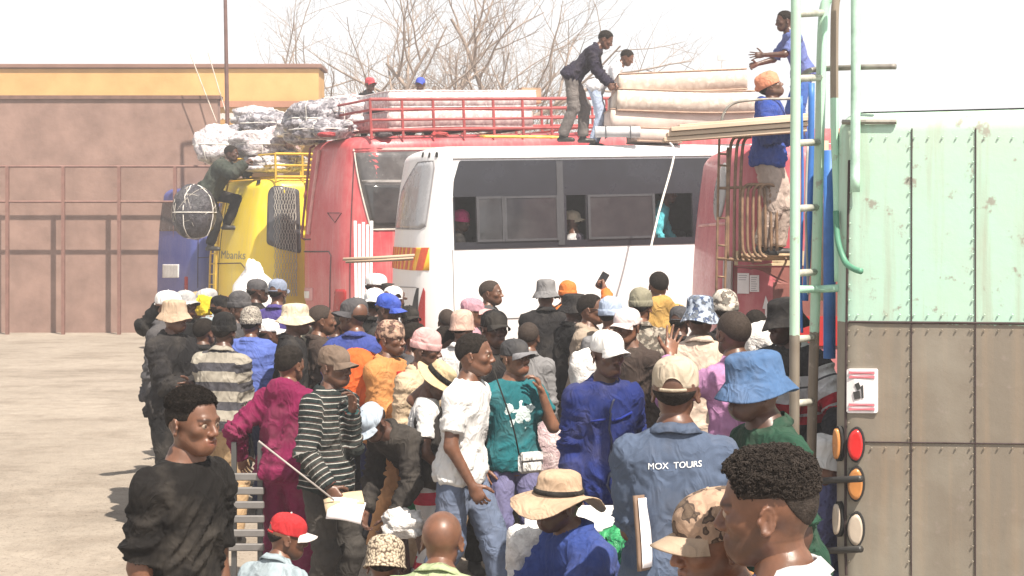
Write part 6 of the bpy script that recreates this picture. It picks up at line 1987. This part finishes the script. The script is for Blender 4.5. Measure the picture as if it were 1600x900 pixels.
# ------------------------------------------------------------------ near people
bt = pr('young person in a black T-shirt with short curly hair at the lower left', 302, 609, 5.3, 52, 1, T(F_((.008, .0065, .006)), infl=.018, sleeve=.95, fold=.013), B(char), None, 'fade', curls=(3000, .0034, .168), pose=st(head=(6, 4), armL='hang', armR='hang', lean=5), wide=1.03, res=2, head_var=2)
mx = pr('person in a plain beige cap and blue shirt lettered MOX TOURS on the back', 1055, 554, 5.5, 176, 2, S(mox, sleeve=.95, infl=.021, collar=.04, hem=-.24, fold=.010), B(F_((.05, .07, .13))), cap(F_((.52, .44, .34))), pose=st(head=(-8, -4), armL='front', lean=2), wide=1.04, res=2)
gs = pr('person in a blue denim bucket hat and dark green shirt facing left', 1176, 549, 5.6, -72, 3, S(dgreen, sleeve=.9, infl=.021, collar=.035), B(dgrey), bucket(denim_hat, scale=1.06), pose=st(head=(-4, 6), lean=8), wide=1.06, res=2, head_var=1)
rc = pr('seated person in a red cap and pale blue shirt at the bottom', 455, 803, 6.6, 150, 1, S(paleb, sleeve=.9, infl=.019), B(dark_denim), cap(red_c, F_((.75, .70, .66))), pose=st(legs='sit', lean=22, head=(-42, 12), armL='knee', armR='knee'), res=1)
kh_ = pr('seated person in a sandy knitted hat at the bottom', 604, 838, 5.9, 175, 2, J(tan), B(dgrey), dict(kind='knit', mat=knit_s, name='knitted_hat', scale=1.04), pose=st(legs='sit', lean=26, head=(0, 18), armL='knee', armR='knee'), res=2)
bg = pr('bald seated person in a pale green shirt, back to camera', 693, 797, 5.7, 168, 1, S(pgreen, sleeve=.9, infl=.03, collar=.03), B(khaki), None, None, pose=st(legs='sit', lean=24, head=(4, 14), armL='knee', armR='knee'), wide=1.06, res=2)
wh = pr('seated person in a wide brimmed tan hat and blue jacket looking down', 868, 738, 6.2, -60, 2, J(F_((.035, .065, .25)), infl=.03, fold=.014), B(navy), dict(kind='wide', mat=F_((.50, .355, .245)), mat2=black, name='sun_hat', tilt=-12), pose=st(legs='sit', lean=20, head=(-8, 10, 4), armL='knee', armR='knee'), wide=1.03, res=2)
pc = pr('person in a patterned beige cap with the brim to the left, close to camera', 1106, 765, 3.5, -72, 0, S(orange_y), B(dgrey), cap(F_((.40, .27, .19), (.07, .045, .035), kind='camo', fscale=12), F_((.44, .33, .24))), pose=st(head=(0, 10), lean=10), res=3, head_var=3)
nm = pr('person with curly hair and faded sides, nearest at the lower right', 1196, 713, 3.3, -112, 1, S(plaid, infl=.02), B(dgrey), None, 'curly', pose=st(head=(2, 6), lean=6), wide=1.03, res=3, head_var=0, curls=(6800, .0042, .150), hair_mat=plain('curly_hair', (.040, .031, .026), .8, 0, .6, 70, .5, 220, .2))
# ------------------------------------------------------------------ on the roofs and ladders, and behind the bus windows
roofg = 'people loading the bus roofs'
zr = wb.w(4.2, 0, wb.H).z
bm = pr('person in a dark jacket and grey trousers bending on the white bus roof', 952, 50, 20.4, 82, 2, J(F_((.026, .022, .040))), B(F_((.16, .145, .14)), infl=.02), None, 'short', pose=st(legs='stand', lean=44, hip=.93, head=(0, 30), armR=(.0, .22, -.46), armL=(-.02, .26, -.44), hands=('grip', 'grip'), footR=(-.13, .12, .085), footL=(.13, -.14, .085)), res=1, base_z=zr, group=roofg)
ws = pr('person in a white shirt bending behind the mattress stack', 985, 79, 21.4, 80, 2, S(F_((.74, .74, .78)), sleeve=1.0), B(lblue), None, 'short', pose=st(lean=48, head=(0, 30), armR=(0, .26, -.40), armL=(0, .26, -.40), hands=('grip', 'grip')), res=0, base_z=zr - .02, group=roofg)
bs = pr('person in a blue striped work shirt reaching out on the roof behind the ladder', 1224, 18, 16.9, -80, 3, S(F_((.13, .17, .42)), sleeve=.9), B(F_((.05, .13, .42))), None, 'short', pose=st(lean=20, head=(0, 10), armR=(.0, .40, -.30), armL=(.0, .42, -.22), hands=('relaxed', 'open')), res=1, base_z=3.10, group=roofg)
oc = pr('person in a peach orange headscarf, blue hoodie and beige trousers climbing the rose bus', 1193, 117, 15.3, 70, 2, J(F_((.022, .060, .30)), hood=1, infl=.033, collar=0), B(F_((.46, .36, .31)), infl=.03), dict(kind='wrap', mat=F_((.70, .27, .16)), name='headscarf', scale=1.05), pose=st(head=(18, -26), armR=(.0, .26, -.22), armL=(-.04, .26, -.16), hands=('grip', 'grip'), footR=(-.10, .05, .085), footL=(.10, -.06, .085)), wide=1.15, res=1, base_z=P(0, 399, 15.3).z, group=roofg)
cl = pr('person in a dark green jacket climbing the yellow bus ladder and reaching right', 363, 227, 28.3, 78, 3, J(F_((.045, .055, .045)), infl=.05), B(black), None, 'short', pose=st(lean=34, head=(0, 10), legs='climb', armR=(.0, .42, .05), armL=(.0, .42, .10), hands=('grip', 'grip')), wide=1.12, res=0, base_z=P(0, 392, 28.3).z, group=roofg)
pr('person in a red cap sitting among the bundles on the red bus', 578, 121, 27.3, 40, 3, J(char), B(black), cap(F_((.55, .07, .09))), pose=st(legs='squat', lean=15), res=0, base_z=3.80, group=roofg)
pr('person in a blue cap behind the white mattress on the red bus', 657, 121, 27.6, -20, 2, J(navy), B(black), cap(F_((.05, .09, .50))), pose=st(legs='squat', lean=15), res=0, base_z=3.84, group=roofg)
win = 'people inside the white bus'
pr('passenger in a hot pink hat at the left open window of the white bus', 721, 329, 20.12, 100, 2, S(char), B(black), beanie(hotpink), pose=st(legs='sit', head=(-30, 6)), res=0, base_z=1.0, group=win)
pr('passenger in a cream cap at the middle open window of the white bus', 894, 329, 20.45, -110, 2, T(lgrey), B(black), capb(cream), pose=st(legs='sit', lean=5), res=0, base_z=1.0, group=win)
pr('passenger in a turquoise top leaning inside the right window of the white bus', 1042, 288, 20.8, 80, 2, S(turq), B(F_((.24, .19, .16))), None, 'short', pose=st(lean=22, armR=(.05, .10, -.50), armL=(.02, .25, -.46)), res=0, base_z=.98, group=win)
print('FIG', sorted(L_, key=lambda x: x[1]))

# ------------------------------------------------------------------ details on the clothes
def strip_on(rt_, garment, pts, r, mat, name, off=.004):
    root, q, k = rt_
    pp, bv = wrap_path(root, garment, [Vector(p) * k for p in pts], off)
    mb = MB(); mb.tube(pp, r, 6); return mb.build(name, mat, root, True)
def trunk(rt_, u, t, v):
    root, q, k = rt_
    return q.hp + q.T @ np.array((u, v, t * q.L))
def lettering(rt_, garment, txt, size, t, mat, slope=0.0, back=True, dx=0.0):
    root, q, k = rt_
    V, F = text_mesh(txt, size)
    o = [c for c in root.children if c.name.split('.')[0] == garment][0]
    bv = BVHTree.FromPolygons([v.co.copy() for v in o.data.vertices], [tuple(p.vertices) for p in o.data.polygons])
    s = 1 if back else -1
    out = []
    for v in V:
        p = q.hp + q.T @ np.array((-s * (v.x + dx), s * .5, t * q.L + v.y + slope * v.x)); p = Vector(p) * k
        d = Vector(q.T @ np.array((0, -s, 0)))
        hit = bv.ray_cast(p, d)
        out.append(hit[0] + hit[1] * .004 if hit[0] else Vector(p) + d * .38)
    return obj('lettering', out, F, mat, root, False)
lettering(mx, 'shirt', 'MOX  TOURS', .0315, .80, plain('white_print', (.78, .78, .78), .8), slope=.06, dx=-.005)
# blue work jacket: zip, pocket flap
strip_on(bj, 'jacket', [trunk(bj, .0, t, -.3) for t in np.linspace(-.15, .95, 24)], .006, plain('dark_zip', (.02, .025, .06), .5), 'zip')
for s in (-1, 1):
    strip_on(bj, 'jacket', [trunk(bj, s * x, .66 - (.02 if s > 0 else 0), -.3) for x in np.linspace(.04, .12, 8)], .007, F_((.012, .028, .22)), 'pocket_flap')
# beige coat strap, magenta trouser stripe
strip_on(pb, 'jacket', [trunk(pb, x, t, -.3) for x, t in zip(np.linspace(-.12, .14, 18), np.linspace(.98, .1, 18))], .016, black, 'shoulder_strap', .002)
root, q, k = mg
for s, nm_ in ((1, 'L'),):
    hj, kn, an = q.legs[nm_]
    pp, bv = wrap_path(root, 'trousers', [Vector((np.array(hj) * (1 - t) + np.array(an) * t + np.array((s * .3, .02, 0)))) * k for t in np.linspace(.05, .95, 24)], .003)
    mb = MB(); mb.tube(pp, .008, 6); mb.build('side_stripe', white_c, root, True)
# red scarf on the headwrap woman
root, q, k = wr
for s in (-1, 1): strip_on(wr, 'shirt', [trunk(wr, s * (.05 + .03 * (1 - t)), t, -.3) for t in np.linspace(.98, .45, 14)], .024, F_((.55, .03, .03)), 'scarf', .004)
# sunglasses
root, q, k = sg_p
mb = MB()
for s in (-1, 1):
    c = q.ho + q.H @ np.array((s * .033, -.098, .116)); mb.box(Vector(c) * k, (.05 * k, .008, .036 * k), Matrix(q.H.tolist()), bevel=.003)
    mb.tube([Vector(q.ho + q.H @ np.array((s * .058, -.095, .120))) * k, Vector(q.ho + q.H @ np.array((s * .082, .0, .118))) * k], .003, 5)
mb.tube([Vector(q.ho + q.H @ np.array((-.012, -.101, .120))) * k, Vector(q.ho + q.H @ np.array((.012, -.101, .120))) * k], .003, 5)
mb.build('sunglasses', sun_glass, root, True)

# ------------------------------------------------------------------ things held and carried
def sheet(name, label, cat, c, w, h, mat, rot, curve=.02, th=.004, par=None):
    n = 8; V = []; F = []
    for lay in (0, 1):
        for j in range(n + 1):
            for i in range(n + 1):
                x = (i / n - .5) * w; y = (j / n - .5) * h
                V.append((x, y, curve * math.sin(i / n * PI) + .4 * curve * math.sin(j / n * 5) - lay * th))
    m = (n + 1) ** 2
    for j in range(n):
        for i in range(n):
            a = j * (n + 1) + i; F += [(a, a + 1, a + n + 2, a + n + 1), (m + a, m + a + n + 1, m + a + n + 2, m + a + 1)]
    ed = list(range(n + 1)) + [j * (n + 1) + n for j in range(1, n + 1)] + [n * (n + 1) + i for i in range(n - 1, -1, -1)] + [j * (n + 1) for j in range(n - 1, 0, -1)]
    for a, b in zip(ed, ed[1:] + ed[:1]): F.append((a, m + a, m + b, b))
    o = obj(name, V, F, mat, par, True); o.location = c; o.rotation_euler = rot
    return tag(o, label, cat) if label else o
hw = hand_world(*sw, 'R', .09)
sheet('paper', 'white papers held low by the person in the striped sweater', 'paper', hw + Vector((.045, -.06, -.045)), .20, .13, plain('paper', (.80, .76, .77), .8, 0, .1), (R(62), R(8), R(-6)), .03)
sheet('paper_bag', 'crumpled brown paper bag under the white papers', 'bag', hw + Vector((.03, -.02, .00)), .22, .10, plain('kraft_paper', (.55, .42, .27), .85), (R(40), R(-12), R(8)), .018, .012)
mb = MB(); mb.tube([P(404, 689, 8.5), hw + Vector((-.02, -.05, .01))], .0055, 8)
tag(mb.build('walking_stick', plain('pale_stick', (.36, .32, .30), .5), None, True), 'pale thin stick held by the person in the striped sweater', 'stick')
# purse with strap
ps = empty('purse', P(828, 738, 9.15), R(30), 'small white spotted shoulder purse on the teal T-shirt', 'purse')
mb = MB(); mb.box((0, 0, .06), (.155, .05, .125), bevel=.016); mb.build('pouch', F_((.74, .72, .70), (.12, .11, .12), kind='dots'), ps, True)
mb = MB(); mb.box((0, -.028, .098), (.15, .012, .05), bevel=.005); mb.build('flap', F_((.74, .72, .70), (.12, .11, .12), kind='dots'), ps, True)
mb = MB(); mb.tube(smooth_path([(-.075, 0, .11), (-.15, -.05, .30), (-.22, .0, .55), (-.20, .10, .63)], 5), .005, 5); mb.build('strap', black, ps, True)
# backpack
bp_ = empty('backpack', P(668, 762, 9.5), R(5), 'dark backpack hanging behind the person in the straw hat', 'backpack')
def soft_box(c, size, seed, amp=.012, sq=4.5, n=22, m=14):
    V = []; F = []
    for j in range(m + 1):
        ph = PI * j / m
        for i in range(n):
            a = 2 * PI * i / n; f_ = lambda v: math.copysign(abs(v) ** (2 / sq), v)
            V.append((f_(math.sin(ph) * math.cos(a)), f_(math.sin(ph) * math.sin(a)), f_(math.cos(ph))))
    V = np.array(V); V = V * np.array(size) / 2 + np.array(c); V = V + (vnoise(V * 12 + seed) * amp)[:, None] * np.sign(V - np.array(c))
    for j in range(m):
        for i in range(n): F.append((j * n + i, (j + 1) * n + i, (j + 1) * n + (i + 1) % n, j * n + (i + 1) % n))
    return V, np.array(F)
bk_m = F_((.030, .026, .024))
V, F = soft_box((0, 0, .24), (.17, .30, .48), 2); obj('pack_body', V, F, bk_m, bp_)
V, F = soft_box((-.09, 0, .14), (.09, .24, .22), 5); obj('pocket', V, F, F_((.06, .05, .045)), bp_)
for s in (-1, 1):
    mb = MB(); mb.tube(smooth_path([(.06, s * .08, .44), (.14, s * .09, .52), (.24, s * .08, .40), (.20, s * .08, .18), (.08, s * .08, .08)], 5), .014, 6); mb.build('strap', bk_m, bp_, True)
bundle('orange_bag', 'bright orange cloth bag behind the headwrap, at shoulder height', 'bag', P(566, 592, 10.7), (.17, .14, .20), F_((.72, .13, .03)), 71, .14, False, False)
bundle('yellow_cloth', 'bright yellow cloth held by the person in the pale cap', 'cloth', P(318, 478, 13.75), (.07, .06, .09), F_((.85, .62, .04)), 72, .4, False, False)
ph_w = hand_world(*ohp, 'R', .10)
mb = MB(); mb.box((0, 0, 0), (.075, .012, .15), Matrix.Rotation(R(30), 3, 'Y'), bevel=.004); o = mb.build('mobile_phone', plain('phone_black', (.03, .03, .035), .2)); o.location = ph_w
tag(o, 'dark mobile phone held up beside the orange hood', 'phone')
# clipboard in the MOX TOURS hand
o = sheet('clipboard', 'brown clipboard with papers at the elbow of the lettered blue shirt', 'clipboard', P(1006, 832, 5.35), .10, .26, plain('brown_board', (.20, .13, .09), .7), (R(84), R(6), R(62)), .004, .012)
sheet('clip_paper', None, None, (0, 0, .008), .09, .24, plain('paper', (.80, .76, .77), .8, 0, .1), (0, 0, 0), .004, .002, par=o)

# ------------------------------------------------------------------ stall table, benches, bags, seats
tb = empty('stall_table', (P(925, 0, 7.0).x, 7.0, 0), 0, 'white slatted stall table behind the wide brimmed hat', 'table')
tz_ = P(0, 823, 6.8).z
for i in range(5):
    mb = MB(); mb.box((0, (i - 2) * .105, tz_), (.62, .095, .03), bevel=.006); mb.build('board', plain('white_board', (.72, .70, .68), .6, 0, .15), tb)
for sx_ in (-1, 1):
    for sy_ in (-1, 1):
        mb = MB(); mb.box((sx_ * .27, sy_ * .2, (tz_ - .02) / 2), (.045, .045, tz_ - .02)); mb.build('leg', plain('white_board', (.72, .70, .68), .6, 0, .15), tb)
for y in (-.27, ):
    for i in range(3):
        mb = MB(); mb.box((0, y, tz_ - .10 - .13 * i), (.62, .02, .085), bevel=.004); mb.build('front_board', plain('white_board', (.72, .70, .68), .6, 0, .15), tb)
bundle('green_bag', 'bright green plastic bag on the white stall table', 'bag', P(982, 865, 6.45), (.12, .10, .13), GREEN, 81, .35, True, False)
bundle('green_bag', 'small green plastic bag beside the lettered blue shirt, right of the other', 'bag', P(1003, 880, 6.3), (.08, .08, .12), GREEN, 82, .35, True, False)
bundle('white_bag', 'white plastic bag left of the wide brimmed hat', 'bag', P(832, 872, 6.5), (.11, .11, .13), SACK, 83, .25, False, False)
bundle('white_bundle', 'white cloth bundle right of the shaved head, before the rose bus', 'bundle', P(1196, 535, 9.6), (.15, .13, .12), SACK, 86, .25, False, False)
bundle('white_bag', 'white bag under the arm of the beige jacket', 'bag', P(914, 580, 9.9), (.10, .09, .14), SACK, 87, .15, False, False)
bundle('white_sack', 'white sack with a dark strap at the feet of the bending person', 'sack', P(630, 818, 9.1), (.12, .12, .08), SACK, 84, .32, False, False)
bundle('grey_sack', 'pinkish wrapped sack behind the teal T-shirt and the blue jacket', 'sack', P(858, 705, 10.6), (.11, .11, .20), PL_P, 85, .12, False, False)
sb = empty('slatted_bench', (P(390, 0, 9.3).x, 9.3, 0), 0, 'grey slatted bench back beside the magenta trousers', 'bench')
for i in range(6):
    mb = MB(); z = P(0, 745 + i * 22, 9.3).z; mb.box((-.02, 0, z), (.22, .025, .045), bevel=.006); mb.build('slat', plain('dull_slat', (.20, .19, .185), .5, .3), sb)
for x in (-.10, .06):
    mb = MB(); mb.box((x, .03, .38), (.03, .03, 1.0)); mb.build('post', plain('leg_steel', (.1, .1, .1), .5, .5), sb)
def stool(rt_, label):
    root, q, k = rt_
    p = to_world(root, tuple(np.array((0, .02, 0)) * k)); h_ = (q.hp[2] - .115) * k
    t_ = empty('crate_seat', (p.x, p.y, 0), root.rotation_euler.z, label, 'crate', 'crates used as seats')
    m_ = plain('crate_wood', (.34, .24, .15), .85, 0, .3, 6)
    for i in range(4):
        mb = MB(); mb.box(((i - 1.5) * .095, 0, h_ - .01), (.085, .34, .02), bevel=.003); mb.build('slat', m_, t_)
    for sy_ in (-1, 1):
        for i in range(3):
            mb = MB(); mb.box((0, sy_ * .16, .06 + i * (h_ - .12) / 2.2), (.37, .016, .08)); mb.build('side_board', m_, t_)
    for sx_ in (-1, 1):
        for sy_ in (-1, 1):
            mb = MB(); mb.box((sx_ * .16, sy_ * .14, (h_ - .02) / 2), (.035, .022, h_ - .02)); mb.build('corner_post', m_, t_)
for rt_, lb_ in ((rc, 'wooden crate under the person in the red cap'), (kh_, 'wooden crate under the person in the sandy knitted hat'), (bg, 'wooden crate under the bald person in pale green'), (wh, 'wooden crate under the person in the wide brimmed hat'), (rt, 'wooden crate under the person in the lavender shirt')):
    stool(rt_, lb_)

# ------------------------------------------------------------------ dusty air
hz = MB(); hz.box((0, 345, 7.25), (1000, 770, 16.5))
hm = bpy.data.materials.new('dusty_air'); hm.use_nodes = True; hn = hm.node_tree
for nd in list(hn.nodes):
    if nd.type != 'OUTPUT_MATERIAL': hn.nodes.remove(nd)
vol = hn.nodes.new('ShaderNodeVolumePrincipled'); vol.inputs['Color'].default_value = (.96, .95, .97, 1); vol.inputs['Density'].default_value = HAZE; vol.inputs['Anisotropy'].default_value = 0.2
hn.links.new(vol.outputs[0], [n_ for n_ in hn.nodes if n_.type == 'OUTPUT_MATERIAL'][0].inputs['Volume'])
o = hz.build('haze', hm); o['kind'] = 'stuff'
